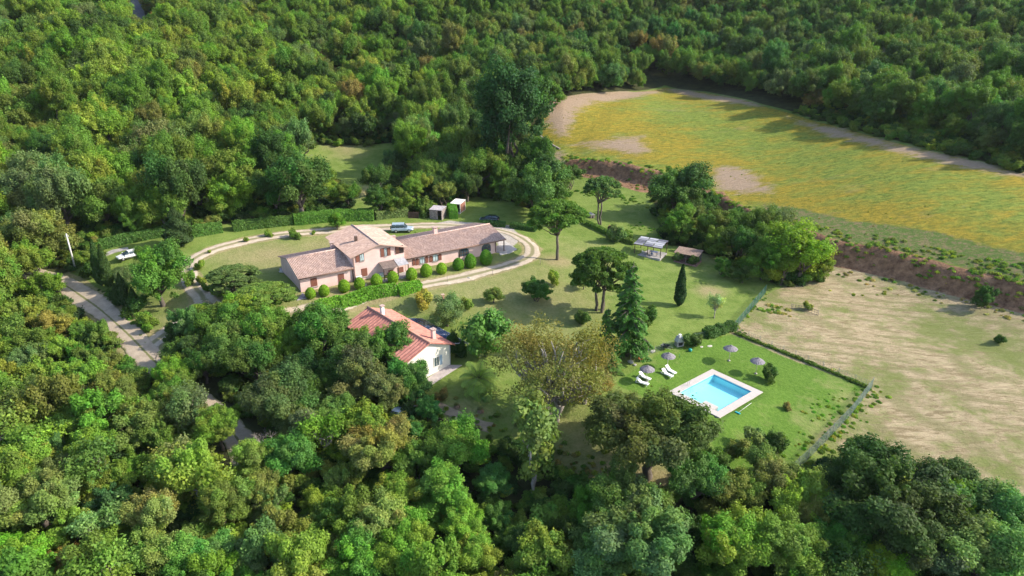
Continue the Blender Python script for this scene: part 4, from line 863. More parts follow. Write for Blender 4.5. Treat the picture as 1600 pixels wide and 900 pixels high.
fr = N(nt, 'ShaderNodeFresnel'); fr.inputs[0].default_value = 1.33; ms = N(nt, 'ShaderNodeMixShader'); ms.inputs[0].default_value = .05; nt.links.new(tr.outputs[0], ms.inputs[1]); nt.links.new(gl.outputs[0], ms.inputs[2]); nt.links.new(ms.outputs[0], nt.nodes['Material Output'].inputs[0])
tc = N(nt, 'ShaderNodeTexCoord').outputs['Object']; bp = N(nt, 'ShaderNodeBump'); bp.inputs['Strength'].default_value = .15; bp.inputs['Distance'].default_value = .03; nt.links.new(noise_(nt, 3, 3, .5, tc), bp.inputs['Height']); nt.links.new(bp.outputs[0], gl.inputs['Normal'])
wm = MB(); wm.add([(-PLX + e_, -PLY + e_, -.09), (PLX - e_, -PLY + e_, -.09), (PLX - e_, PLY - e_, -.09), (-PLX + e_, PLY - e_, -.09)], [(0, 1, 2, 3)]); wo = wm.build('water', mw, pool)
if wo.data.polygons[0].normal.z < 0: wo.data.flip_normals()
# corner steps and pale slab at the near corner
st = MB(); 
for k in range(4): st.lathe([(0, -.02 - .28 * k), (.9 + .33 * k, -.02 - .28 * k), (.9 + .33 * k, -.30 - .28 * k)], 24, Matrix.Translation((PLX - 1.0, -PLY + .1, 0)))
st = MB(); st.box(PLX - 2.6, PLX - .6, -PLY + .02, -PLY + 1.0, -D_, .08)
st.build('pool_step', M_COP, pool)
PMx = Matrix.Translation(pool.location) @ Matrix.Rotation(PANG, 4, 'Z')
for sy in (-1, 1): MB().tube([(-PLX - .5, -1.4 + sy * .25, 0), (-PLX - .45, -1.4 + sy * .25, .75), (-PLX + .1, -1.4 + sy * .25, .72), (-PLX + .2, -1.4 + sy * .25, -.8)], .022, 8).build('ladder_rail', M_GREY, pool)
# parasols
M_THATCH = plain('grey_thatch', (.235,.215,.235), .95, .22, 6, bump=.8, bscale=25); M_POLE = plain('pale_pole', (.62,.56,.46), .7, .1, 5)
def parasol(px, py, label):
    p = G(px, py); r = empty('parasol', p, random.uniform(0, 6)); tag(r, label, 'parasol', 'thatched parasols around the pool'); rg = random.Random(int(px)); n = 48
    c = MB(); vs = [(0, 0, 2.62)]
    prof = [(.10, 2.55), (.35, 2.46), (.62, 2.34), (.85, 2.20), (1.04, 2.03)]
    for r_, z_ in prof:
        for k in range(n): a = 2 * math.pi * k / n; q = r_ * (1 + (rg.uniform(-.03, .05) if r_ > .8 else 0)); vs.append((q * math.cos(a), q * math.sin(a), z_ + rg.uniform(-.02, .02)))
    fs = [(0, 1 + k, 1 + (k + 1) % n) for k in range(n)]
    for i in range(4): fs += [(1 + i * n + k, 1 + i * n + (k + 1) % n, 1 + (i + 1) * n + (k + 1) % n, 1 + (i + 1) * n + k) for k in range(n)]
    b0 = len(vs); vs.append((0, 0, 2.42)); fs += [(b0, 1 + 4 * n + (k + 1) % n, 1 + 4 * n + k) for k in range(n)]
    c.add(vs, fs); c.build('canopy', M_THATCH, r); MB().tube([(0, 0, 0), (0, 0, 2.5)], .035, 10).build('pole', M_POLE, r); MB().lathe([(.0, 2.56), (.09, 2.58), (.10, 2.68), (0, 2.74)], 10).build('finial', M_THATCH, r); MB().lathe([(0, 0), (.22, 0), (.22, .08), (.05, .12), (.05, .3)], 14).build('base', M_CONC, r)
parasol(1138.9, 563.8, 'grey thatched parasol alone on the grass beyond the pool, the farther of the two'); parasol(1180.8, 584, 'grey thatched parasol at the right corner of the pool'); parasol(1042.3, 576, 'grey thatched parasol over the loungers nearer the barbecue'); parasol(1009.6, 597, 'leftmost grey thatched parasol, over the loungers beside the brown tree')
M_PLASTIC = plain('white_plastic', (.80,.80,.78), .4, .03, 2)
def lounger(head, foot, label):
    a, b = G(*head), G(*foot); d = (b - a); r = empty('sun_lounger', (a + b) / 2, math.atan2(d.y, d.x)); tag(r, label, 'sun lounger', 'white sun loungers'); f = MB()
    for s in (-1, 1): f.box(-.95, .95, s * .31 - .03, s * .31 + .03, .26, .33)
    for x_ in (-.95, -.2, .9): f.box(x_, x_ + .06, -.28, .28, .265, .325)
    f.build('frame', M_PLASTIC, r, .008); MB().box(-.25, .97, -.29, .29, .335, .385).build('seat', M_PLASTIC, r, .015)
    bk = MB().box(-.02, .80, -.29, .29, 0, .05, Matrix.Translation((-.26, 0, .36)) @ Matrix.Rotation(R(180), 4, 'Z') @ Matrix.Rotation(R(-38), 4, 'Y')); bk.build('backrest', M_PLASTIC, r, .015)
    for x_ in (-.82, .80):
        for s in (-1, 1): MB().box(x_ - .03, x_ + .03, s * .30 - .03, s * .30 + .03, 0, .27).build('leg', M_PLASTIC, r)
lounger((998, 587), (1016, 597), 'white lounger right under the leftmost parasol'); lounger((994.5, 596.5), (1012, 604.5), 'white lounger nearest the camera, in front of the leftmost parasol'); lounger((1041, 577), (1054, 587), 'white lounger right of its neighbour under the parasol near the barbecue'); lounger((1035, 582), (1049.5, 592.5), 'white lounger left of its neighbour under the parasol near the barbecue')
# small things round the pool
def at0(px, py): return G(px, py)
r = empty('barbecue', at0(1061, 540), .3); tag(r, 'grey masonry barbecue with a pitched hood at the top of the pool lawn', 'barbecue'); MB().box(-.6, .6, -.4, .4, -.2, .85).build('base', M_CONC, r); MB().box(-.35, .35, -.42, -.36, .2, .7).build('fire_opening', M_BLACK, r); MB().prism([(-.7, .85), (.7, .85), (.32, 1.6), (-.32, 1.6)], -.45, .45).build('hood', M_GREY, r); MB().box(-.2, .2, -.2, .2, 1.6, 1.95).build('flue', M_FRAME, r)
r = empty('wheelbarrow', at0(1039, 545), 2.4); tag(r, 'tipped dark wheelbarrow left of the barbecue', 'wheelbarrow'); MB().add([(-.5, -.3, .3), (.4, -.35, .25), (.4, .35, .25), (-.5, .3, .3), (-.65, -.42, .75), (.6, -.42, .6), (.6, .42, .6), (-.65, .42, .75)], [(0, 3, 2, 1), (0, 1, 5, 4), (1, 2, 6, 5), (2, 3, 7, 6), (3, 0, 4, 7)]).build('tray', plain('dark_steel', (.045,.05,.065), .5, .2, 4), r)
MB().lathe([(.20, -.05), (.20, .05)], 14, Matrix.Translation((.65, 0, .2)) @ Matrix.Rotation(R(90), 4, 'X')).build('wheel', M_BLACK, r)
for s in (-1, 1): MB().tube([(.65, s * .08, .2), (-.3, s * .3, .32), (-1.2, s * .32, .55)], .022, 6).build('handle', M_GREY, r)
M_TEAL = plain('teal_plastic', (.01,.30,.26), .4, .08, 3); o = tag(MB().lathe([(0, .0), (.22, .02), (.30, .18), (.28, .36), (.16, .46), (0, .48)], 20).build('float', M_TEAL, None), 'teal plastic float lying on the grass by the dark bush', 'pool toy'); o.location = at0(1078.2, 549)
r = empty('lifebuoy_stand', at0(1000.3, 566), 1.2); tag(r, 'orange lifebuoy hanging on a short post beside the cedar', 'lifebuoy'); MB().tube([(0, 0, 0), (0, 0, 1.1)], .03, 8).build('post', M_POLE, r)
tb = MB(); pts = [(.06, .30 * math.cos(a), .72 + .30 * math.sin(a)) for a in np.linspace(0, 2 * math.pi, 25)]; tb.tube(pts, .08, 8, cap=False).build('ring', plain('orange', (.62,.16,.06), .5, .06, 3), r)
r = empty('pool_brush', at0(1163, 638), 0); a, b = G(1153, 645.5), G(1174, 630); r.location = (a + b) / 2; r.rotation_euler[2] = math.atan2((b - a).y, (b - a).x); L = (b - a).length / 2; tag(r, 'long white pool pole with a turquoise brush lying on the grass', 'pool brush'); MB().tube([(-L, 0, .05), (L, 0, .05)], .022, 8).build('pole', M_PLASTIC, r); MB().box(-L - .15, -L + .05, -.35, .35, .01, .12).build('brush', plain('turquoise', (.02,.42,.48), .4, .05, 3), r)
def rock(px, py, s, label, m, flat=.3, name='stone', cat='stone'):
    rg = random.Random(int(px * 7 + py)); mb = MB(); v = []; n = 9
    for i, (q, z_) in enumerate([(.8, 0), (1, flat * .5), (.75, flat)]):
        for k in range(n): a = 2 * math.pi * k / n; w__ = q * s * rg.uniform(.8, 1.15); v.append((w__ * math.cos(a), w__ * math.sin(a) * .7, z_ * s))
    fs = [(i * n + k, i * n + (k + 1) % n, (i + 1) * n + (k + 1) % n, (i + 1) * n + k) for i in range(2) for k in range(n)] + [tuple(range(2 * n, 3 * n)), tuple(range(n))[::-1]]
    mb.add(v, fs); o = mb.build(name, m, None); o.location = G(px, py); o.rotation_euler[2] = rg.uniform(0, 6); tag(o, label, cat)
M_STONE = plain('pale_stone', (.50,.47,.40), .9, .15, 4)
rock(1096, 542, .35, 'small flat pale stone right of the teal float', M_STONE, .15); rock(1108.5, 541, .5, 'larger flat pale stone at the top of the pool lawn', M_STONE, .12); rock(986, 567, .6, 'heap of pale stones at the foot of the smallest cedar', M_STONE, .5); rock(992, 571, .3, 'dark little stone beside the pale heap', M_CONC, .7); rock(1020, 549, .5, 'whitish stone patch left of the wheelbarrow', M_STONE, .2)
rock(733, 435, .35, 'boulder on the lawn just below the driveway', M_STONE, .6); rock(440, 425, .7, 'pale slab stacked at the back left corner of the farmhouse', M_STONE, .3)
M_STUMP = plain('old_stump', (.24,.16,.10), .9, .2, 4)
def stump(px, py, label, s=.42):
    r = empty('tree_stump', G(px, py), 0); r.scale = (s, s, s); tag(r, label, 'tree stump'); MB().lathe([(1.15, -.1), (.95, .25), (.85, .8), (.80, 1.0), (0, 1.0)], 14).build('trunk', M_STUMP, r); c = link('foliage', TOPM[0], r); c.location = (-.2, 0, .75); c.scale = (.8, .8, .35); c.color = (.13, .13, .05, 1)
stump(714, 636, 'low stump with a tuft on it, left one on the lawn below the palm'); stump(751, 643, 'low stump with a tuft on it, right one on the lawn below the palm')
r = empty('brick_pillar', G(692, 469), .5); tag(r, 'small brick pillar standing on the lawn behind the olive tree', 'pillar'); MB().box(-.22, .22, -.22, .22, -.2, 1.0).build('shaft', plain('brick', (.42,.24,.16), .9, .2, 6), r); MB().box(-.28, .28, -.28, .28, 1.0, 1.1).build('cap', plain('brick_cap', (.5,.36,.27), .9, .1, 6), r)
for px, py, lab in ((699, 441, 'thin stake on the lawn edge at the near side of the drive, left one'), (770, 430, 'thin stake on the lawn edge below the large round bush'), (844, 414, 'thin stake beside the foot of the umbrella pine'), (1061, 560, 'short green garden tap post on the pool lawn')):
    o = tag(MB().tube([(0, 0, -.1), (0, 0, 1.2 if px != 1061 else .7)], .04, 6).lathe([(.07, 1.2 if px != 1061 else .7), (0, 1.28 if px != 1061 else .8)], 6).build('garden_stake', M_OLDW if px != 1061 else plain('green_paint', (.04,.22,.05), .5, .1, 4), None), lab, 'stake'); o.location = G(px, py)
chair(G(651, 625), .8, 'white garden chair half hidden under the oaks by the garden path', M_FRAME)
chair(FM @ Vector((15.2, -1.6, .06)), .4, 'dark wooden chair under the porch canopy', M_DARKWOOD)

# ------------------------------------------------------------------ paving
def slab(name, pts, z=.06, th=.3, m=None):
    P = [G(*p) for p in pts]; zz = max(p.z for p in P) + z; mb = MB(); n = len(P); vs = [(p.x, p.y, p.z + z) for p in P] + [(p.x, p.y, p.z - th) for p in P]
    mb.add(vs, [tuple(range(n)), tuple(range(n, 2 * n))[::-1]] + [(i, (i + 1) % n, (i + 1) % n + n, i + n) for i in range(n)]); o = mb.build(name, m or M_CONC, None); tag(o, kind='structure'); return o
slab('terrace', [(778,376), (784,373), (808,390), (797,396), (781,399)], .10, m=plain('terrace_stone', (.46,.43,.40), .9, .12, 1.2)); slab('paved_path', [(436,420), (442,418), (474,459), (480,466), (464,470)], .08, m=plain('slate_path', (.30,.27,.29), .9, .15, 1.5))
slab('paved_strip', [(163,397), (176,391), (200,387), (201,390), (180,395), (166,400)], .12); slab('paved_path', [(655,600), (700,571), (722,571), (668,607)], .10, m=plain('path_stone', (.44,.38,.36), .9, .12, 1.5))
slab('paved_path', [(560,446), (640,430), (643,433), (563,450)], .07)

# ------------------------------------------------------------------ vehicles
M_TYRE = plain('tyre', (.025,.025,.027), .8, .1, 5); M_RIM = plain('rim', (.55,.56,.58), .35, .05, 4, metal=.6)
def loft(secs, n_round=3):
    """secs: (x, half width, z bottom, z top, top half width)"""
    mb = MB(); k = 8; V = []
    for x, hw, zb, zt, tw in secs: V += [(x, -hw * .86, zb), (x, -hw, zb + .12), (x, -hw, zb + (zt - zb) * .62), (x, -tw, zt), (x, tw, zt), (x, hw, zb + (zt - zb) * .62), (x, hw, zb + .12), (x, hw * .86, zb)]
    fs = [(i * k + j, i * k + (j + 1) % k, (i + 1) * k + (j + 1) % k, (i + 1) * k + j) for i in range(len(secs) - 1) for j in range(k)]; fs += [tuple(range(k)), tuple(range((len(secs) - 1) * k, len(secs) * k))[::-1]]
    mb.add(V, fs); return mb
def car(p, rz, paint, label, kind='suv', rim=True):
    r = empty('parked_car', p, rz); tag(r, label, 'car')
    if kind == 'suv': Lh, hw, belt, roof, front, wr = 2.3, .92, 1.08, 1.82, .95, .38; body = [(-2.3, .84, .45, 1.0, .78), (-2.2, .92, .38, 1.08, .86), (-.2, .93, .36, 1.08, .87), (.95, .93, .36, 1.08, .86), (1.3, .92, .38, 1.02, .82), (2.1, .88, .42, .92, .74), (2.3, .78, .5, .80, .66)]; cab = [(-2.18, .84, 1.06, 1.70, .74), (-2.0, .85, 1.06, 1.80, .76), (.35, .85, 1.06, 1.80, .76), (1.05, .82, 1.05, 1.10, .74)]; top = (-2.08, .42)
    else: Lh, hw, belt, roof, front, wr = 2.15, .88, .88, 1.45, .9, .31; body = [(-2.15, .76, .42, .82, .66), (-2.0, .86, .30, .90, .76), (-.2, .88, .26, .92, .80), (.9, .88, .26, .92, .80), (1.3, .87, .28, .86, .74), (1.95, .82, .32, .72, .64), (2.15, .68, .40, .62, .54)]; cab = [(-1.95, .74, .88, .96, .66), (-1.35, .76, .88, 1.40, .60), (.15, .77, .88, 1.44, .60), (1.05, .72, .88, .93, .66)]; top = (-1.3, .2)
    loft(body).build('body', paint, r, .02); loft(cab).build('windows', M_GLASS, r, .01)
    zt = cab[1][3]; MB().box(top[0], top[1], -cab[1][4] - .02, cab[1][4] + .02, zt - .02, zt + .05).build('roof', paint, r, .02)
    for x_ in ((-1.35, -.45, .35) if kind == 'suv' else (-.6, .15)):
        for s in (-1, 1): MB().add([(x_ - .04, s * .87, belt - .02), (x_ + .06, s * .87, belt - .02), (x_ + .05, s * (cab[1][4] + .02), zt), (x_ - .05, s * (cab[1][4] + .02), zt), (x_ - .04, s * .80, belt - .02), (x_ + .06, s * .80, belt - .02), (x_ + .05, s * .70, zt), (x_ - .05, s * .70, zt)], [(0,1,2,3),(7,6,5,4),(0,4,5,1),(1,5,6,2),(2,6,7,3),(3,7,4,0)]).build('pillar', paint, r)
    for x_ in (-1.35, 1.38):
        for s in (-1, 1):
            wmt = Matrix.Translation((x_, s * (hw - .10), wr)) @ Matrix.Rotation(R(90), 4, 'X'); w = MB().lathe([(wr * .55, -.12), (wr * .93, -.12), (wr, -.08), (wr, .08), (wr * .93, .12), (wr * .55, .12)], 20, wmt).build('wheel', M_TYRE, r); MB().lathe([(0, -.13), (wr * .5, -.13), (wr * .62, -.10), (wr * .62, .10), (wr * .5, .13), (0, .13)], 16, wmt).build('rim', M_RIM, w)
    for s in (-1, 1):
        MB().box(Lh - .14, Lh - .02, s * .62 - .14, s * .62 + .14, .62 if kind != 'suv' else .70, .74 if kind != 'suv' else .86).build('headlight', M_CURT, r); MB().box(-Lh + .02, -Lh + .12, s * .72 - .09, s * .72 + .09, .62, .9).build('tail_light', M_REDL, r); MB().box(.75, .93, s * .98 - .08, s * .98 + .08, belt, belt + .16).build('mirror', paint, r, .02)
    if kind == 'suv': MB().lathe([(0, -.10), (.34, -.10), (.36, 0), (.34, .10), (0, .10)], 18, Matrix.Translation((-2.40, 0, 1.0)) @ Matrix.Rotation(R(90), 4, 'Y')).build('spare_wheel', M_TYRE, r)
    MB().box(-Lh + .2, Lh - .25, -hw - .01, -hw + .03, .40, .50).box(-Lh + .2, Lh - .25, hw - .03, hw + .01, .40, .50).build('side_trim', M_TYRE, r)
    return r
M_REDL = plain('red_lens', (.35,.02,.02), .3, .05, 3); P_SILV = plain('silver_blue_paint', (.50,.60,.70), .3, .03, 1, metal=.3, spec=.6); P_WHITE = plain('white_paint', (.80,.80,.80), .3, .02, 1, spec=.6); P_DARK = plain('dark_green_paint', (.02,.035,.032), .2, .05, 1, spec=.8); P_BLUE = plain('pale_blue_paint', (.33,.45,.62), .3, .03, 1, spec=.6)
car(G(629, 362), R(6), P_SILV, 'silver blue off-road car with a spare wheel parked behind the farmhouse'); car(G(203, 403), R(225), P_WHITE, 'white car parked on the grass between the hedge and the walnut', 'sedan'); car(G(765, 346), R(172), P_DARK, 'dark green car parked behind a low hedge', 'sedan'); car(G(628, 650), R(60), P_BLUE, 'pale blue car almost hidden under the oaks by the garden path', 'sedan')
def tractor(p, rz):
    r = empty('tractor', p, rz); tag(r, 'old dark red tractor parked behind the low hedge', 'tractor'); red = plain('faded_red', (.20,.055,.045), .7, .25, 4); MB().box(.1, 1.6, -.28, .28, .75, 1.25).build('hood', red, r, .04); MB().box(-.7, .15, -.35, .35, .55, .9).build('chassis', M_DARKWOOD, r); MB().box(-.65, -.25, -.22, .22, .95, 1.05).box(-.72, -.65, -.22, .22, 1.0, 1.4).build('seat', M_BLACK, r)
    for s in (-1, 1):
        for x_, wr in ((-.55, .62), (1.25, .38)): wmt = Matrix.Translation((x_, s * .62, wr)) @ Matrix.Rotation(R(90), 4, 'X'); w = MB().lathe([(wr * .5, -.14), (wr, -.12), (wr, .12), (wr * .5, .14)], 18, wmt).build('wheel', M_TYRE, r); MB().lathe([(0, -.08), (wr * .52, -.10), (wr * .52, .10), (0, .08)], 14, wmt).build('rim', red, w)
        MB().box(-1.0, -.1, s * .5 - .14, s * .5 + .14, 1.27, 1.32).build('mudguard', red, r)
    MB().tube([(.9, 0, 1.2), (.9, 0, 1.8)], .04, 8).build('exhaust', M_DARKWOOD, r); MB().lathe([(.2, 0), (.22, .03)], 14, Matrix.Translation((.0, 0, 1.35)) @ Matrix.Rotation(R(-30), 4, 'Y')).build('steering_wheel', M_BLACK, r)
tractor(G(958, 362), R(-60))
r = empty('kennel', G(924, 340), .4); tag(r, 'small grey kennel at the edge of the trees left of the two-trunked pine', 'kennel'); MB().box(-.5, .5, -.6, .6, 0, .8).build('body', M_OLDW, r); MB().prism([(-.65, .8), (.65, .8), (0, 1.2)], -.7, .7).build('roof', M_GREY, r); MB().box(-.2, .2, -.62, -.58, .02, .5).build('doorway', M_BLACK, r)

# ------------------------------------------------------------------ fences, pole, walls
M_WIRE = plain('galvanised_wire', (.20,.28,.24), .6, .1, 3); M_POST = plain('fence_post', (.24,.25,.22), .8, .15, 3)
def fence(pts, hh, label, wire=M_WIRE, step=2.2, mesh=.30, post=M_POST, wr=.012, name='wire_fence'):
    P = [np.array(p) for p in GP(pts)]; out = []
    for a, b in zip(P[:-1], P[1:]):
        n = max(1, round(np.linalg.norm(b - a) / step)); out += [a + (b - a) * k / n for k in range(n)]
    out.append(P[-1]); o0 = Vector((out[0][0], out[0][1], h(*out[0]))); r = empty(name, o0); tag(r, label, 'fence'); L3 = [Vector((p[0], p[1], h(*p))) - o0 for p in out]
    for p in L3: MB().tube([p + Vector((0, 0, -.2)), p + Vector((0, 0, hh + .1))], .035, 6).build('post', post, r)
    mb = MB()
    for a, b in zip(L3[:-1], L3[1:]):
        for k in range(int(hh / mesh) + 1): z = Vector((0, 0, .05 + k * mesh)); mb.tube([a + z, b + z], wr, 3, cap=False)
        n = int((b - a).length / mesh)
        for k in range(n): q = a + (b - a) * (k + .5) / n; mb.tube([q, q + Vector((0, 0, hh))], wr, 3, cap=False)
    mb.build('wire_mesh', wire, r); return r
fence([(1362,606), (1330,648), (1290,690), (1262,718), (1230,748)], 1.7, 'tall wire fence down the right side of the pool lawn, half overgrown', mesh=.2, wr=.014); fence([(1152,520), (1205,542), (1262,565), (1310,585), (1362,606)], 1.0, 'low wire fence between the pool lawn and the hay field')
fence([(1148,515), (1165,495), (1180,477), (1196,458)], 1.6, 'green mesh fence climbing from the pool corner to the tree clump', plain('green_mesh', (.06,.22,.16), .6, .1, 3), mesh=.2, wr=.016); fence([(985,565), (1012,556), (1035,546), (1058,538), (1085,531), (1104,526)], 1.1, 'thin wire fence behind the barbecue at the top of the pool lawn'); 
r = fence([(638,341), (646,341), (654,341)], 1.4, 'dark woven wooden fence left of the round bush and shed', M_DARKWOOD, 1.6, .12, M_DARKWOOD, .05, 'wooden_fence')
fence([(1236,482), (1262,487), (1278,493)], .9, 'short grey wooden rail fence in the weeds at the hay field corner', M_OLDW, 1.8, .4, M_OLDW, .03, 'rail_fence')
up = empty('utility_pole', G(118, 421), 0); tag(up, 'pale concrete utility pole between the wood and the cypresses', 'utility pole'); MB().tube([(0, 0, -.3), (0, 0, 6.9)], [.17, .11], 10).build('shaft', plain('pole_concrete', (.60,.58,.55), .85, .1, 3), up); MB().box(-.35, .35, -.05, .05, 6.3, 6.4).build('crossarm', M_GREY, up)
for s in (-1, 1): MB().lathe([(.0, 6.4), (.05, 6.4), (.06, 6.5), (.02, 6.56), (0, 6.56)], 8, Matrix.Translation((s * .28, 0, 0))).build('insulator', M_FRAME, up)
def lowwall(pts, hh, th, m, label, name='low_wall'):
    P = [np.array(p) for p in GP(pts)]; o0 = Vector((P[0][0], P[0][1], h(*P[0]))); mb = MB(); out = []
    for a, b in zip(P[:-1], P[1:]): n = max(1, int(np.linalg.norm(b - a) / .8)); out += [a + (b - a) * k / n for k in range(n)]
    out.append(P[-1]); out = np.array(out); T = np.gradient(out, axis=0); T /= np.linalg.norm(T, axis=1)[:, None]; Nn = np.stack([-T[:, 1], T[:, 0]], -1) * th / 2; z = H(out[:, 0], out[:, 1]); V = []
    for p, n_, zz in zip(out, Nn, z): V += [(p[0] - n_[0] - o0.x, p[1] - n_[1] - o0.y, zz - .4 - o0.z), (p[0] - n_[0] - o0.x, p[1] - n_[1] - o0.y, zz + hh - o0.z), (p[0] + n_[0] - o0.x, p[1] + n_[1] - o0.y, zz + hh - o0.z), (p[0] + n_[0] - o0.x, p[1] + n_[1] - o0.y, zz - .4 - o0.z)]
    fs = [(i * 4 + j, i * 4 + (j + 1) % 4, (i + 1) * 4 + (j + 1) % 4, (i + 1) * 4 + j) for i in range(len(out) - 1) for j in range(4)] + [(0, 1, 2, 3), tuple((len(out) - 1) * 4 + j for j in (3, 2, 1, 0))]
    mb.add(V, fs); o = mb.build(name, m, None); o.location = o0; tag(o, label, 'wall')
lowwall([(658,649), (690,658), (720,666), (750,673)], .35, .25, M_DARKWOOD, 'low dark retaining edge on the near side of the garden path'); lowwall([(843,211), (852,219), (864,227), (875,233)], .2, .5, M_OLDW, 'short dark drainage edge on the bare corner of the yellow field')

# ------------------------------------------------------------------ the garden trees
GT = 'garden trees and shrubs'
def BB(*a, **k): k.setdefault('group', GT); return base_at(*a, **k)
def CC(*a, **k): k.setdefault('group', GT); return crown_at(*a, **k)
BB(870, 406, 5.5, (.075,.135,.030), 'stone_pine', 'umbrella pine with a single trunk standing on the lawn by the drive bend', vs=.82, var=0, rz=.6)
BB(938, 486, 5.0, (.060,.105,.026), 'round_pine', 'round-headed pine with three trunks rising above the drooping cedars', vs=.86, var=0, rz=.4)
BB(938, 352, 4.0, (.075,.130,.050), 'stone_pine', 'thin umbrella pine with two pale trunks beside the low clipped hedge', vs=.98, var=1, rz=1.0)
BB(946, 556, 2.9, (.090,.165,.044), 'cedar', 'front drooping cedar at the edge of the spreading brown tree', vs=1.05, var=1, rz=0)
BB(980, 556, 4.0, (.080,.155,.042), 'cedar', 'taller drooping cedar right behind the three-trunked pine', vs=1.22, var=0, rz=2)
BB(957, 578, 2.2, (.090,.165,.044), 'cedar', 'smallest drooping cedar next to the orange lifebuoy', vs=.5, var=1, rz=1)
BB(1061, 478, .92, (.022,.055,.022), 'cypress', 'slim dark cypress standing alone on the open lawn', vs=.98, var=0)
BB(1116, 497, 1.35, (.20,.24,.14), 'sparse', 'slender young tree with pale silvery leaves on the lawn', vs=1.35)
BB(1012, 506, 1.55, 'd', 'shrub', 'dark rounded shrub on the lawn right of the cedars'); BB(908, 506, 1.3, 'd', 'shrub', 'small dark shrub on the dry lawn behind the brown tree')
BB(838, 470, 2.5, (.05,.12,.028), 'bushy', 'low wide glossy dark fruit tree in the middle of the lawn', vs=.95); BB(864, 444, 1.1, 'b', 'shrub', 'small upright bright green shrub beside the low fruit tree', vs=1.2)
BB(771, 473, 1.5, (.12,.17,.05), 'oak', 'little pruned tree with a flat round head on the lawn', vs=.9); BB(912, 452, 1.3, 'p', 'oak', 'small pale tree half hidden left of the three-trunked pine', vs=1.0)
BB(729, 483, 1.15, (.15,.19,.05), 'shrub', 'small round pale shrub right of the silvery olive tree'); BB(661, 478, 1.75, (.22,.22,.055), 'shrub', 'yellowish spreading shrub between the hedge and the red-roofed house', vs=.75)
BB(700, 509, 2.6, (.11,.155,.075), 'fine', 'silvery olive tree beside the solar panels of the white house', vs=1.0); BB(759, 556, 3.2, (.065,.135,.028), 'magnolia', 'dense dark tree with large glossy drooping leaves on a short trunk', vs=1.08)
BB(715, 556, 1.3, (.03,.07,.02), 'shrub', 'dark clipped bush at the right corner of the white house', vs=1.5)
BB(748, 610, 2.9, (.17,.24,.075), 'palm', 'large date palm with arching fronds on the lawn', vs=.98); BB(760, 624, 1.0, (.13,.19,.07), 'palm', 'small fan palm growing at the foot of the date palm', vs=1.0)
BB(862, 654, 7.2, (.140,.128,.046), 'airy', 'big spreading tree with brownish half-open leaves and visible branches', vs=1.0, var=0, jit=0)
CC(912, 598, 84, (.140,.110,.050), 'airy', 'lower brown-leaved tree against the right side of the spreading brown one', vs=.8, var=0, rz=2.0, jit=0)
0 and CC(822, 594, 90, (.115,.115,.034), 'halfleaf', 'lower half-leafed tree against the left side of the spreading brown one', vs=.8, var=0, rz=4.0, jit=0)
BB(833, 776, 2.55, (.10,.145,.048), 'slim', 'tall slender tree with a long pale trunk rising from the gully', vs=1.12, var=0, rz=1.2)
BB(1010, 748, 6.3, (.062,.094,.030), 'bigoak', 'wide dark cork oak leaning over the near side of the pool', vs=.88, var=0, rz=1.1)
CC(965, 650, 88, (.085,.115,.040), 'oak', 'smaller round oak against the left side of the cork oak', vs=.8)
BB(255, 478, 4.4, (.070,.140,.030), 'oak', 'leafy walnut tree with a dark trunk left of the driveway', vs=1.18, var=1)
CC(232, 402, 42, (.065,.14,.03), 'oak', 'second leafy tree touching the walnut, beside the white car')
BB(281, 385, 2.2, (.040,.060,.026), 'conifer', 'dark ragged conifer standing against the long hedge')
for bx, by, rr, vs, lab in [(160, 446, 1.0, 1.0, 'tallest dark cypress, left end of the row above the gravel road'), (171, 450, .95, 1.0, 'second dark cypress in the row above the gravel road'),
                            (197, 480, .85, .85, 'narrow cypress in the middle of the row above the gravel road'), (213, 486, .8, .62, 'short cypress right of the narrow one above the gravel road'), (186, 478, .8, .6, 'small dull cypress left of the narrow one above the gravel road')]:
    BB(bx, by, rr, (.040,.070,.024), 'cypress', lab, vs=vs)
BB(200, 450, 1.9, (.10,.15,.07), 'fine', 'pale olive tree between the cypresses and the walnut')
for bx, by, rr, tt, lab in [(148, 434, 1.8, 'd', 'dark bush at the foot of the leftmost cypress'), (188, 464, 1.6, 'd', 'dark bush between the cypresses on the road bank'), (214, 492, 1.7, 'd', 'dark bush below the short cypress on the road bank'), (230, 510, 1.3, 'g', 'green bush low on the road bank'), (232, 520, .9, 'v', 'small vivid green bush at the driveway entrance')]:
    BB(bx, by, rr, tt, 'shrub', lab)
CC(363, 427, 78, (.085,.120,.045), 'round_pine', 'round feathery pine left of the farmhouse, farther from the camera', vs=.5, var=0, name='pine_tree'); CC(413, 456, 90, (.115,.155,.042), 'round_pine', 'round yellowish feathery pine in front of the farmhouse left corner', vs=.45, var=0)
for bx, by, rr, tt, lab in [(312, 421, .9, 'b', 'round bright shrub in the drive loop, highest of the five'), (297, 444, 1.2, 'g', 'green shrub beside the walnut where the drive forks'), (316, 444, .8, 'y', 'small yellowish shrub right of the drive fork'), (324, 455, .8, 'g', 'small green shrub below the yellowish one by the drive'), (341, 462, 1.0, 'b', 'bright shrub at the foot of the feathery pine'),
                        (385, 378, .55, 'b', 'tiny sapling beside the upper drive, left of the others'), (421, 370, .75, 'b', 'small bright sapling beside the upper drive'), (462, 373, 1.05, 'g', 'rounded bush on the far side of the lawn by the drive'), (490, 366, .4, 'b', 'smallest sapling beside the upper drive'), (328, 396, .4, 'b', 'tiny shrub at the bend of the upper drive')]:
    BB(bx, by, rr, tt, 'shrub', lab)
BB(527, 360, 1.6, 'v', 'tall', 'young light-leaved tree behind the farmhouse by the drive', vs=.75)
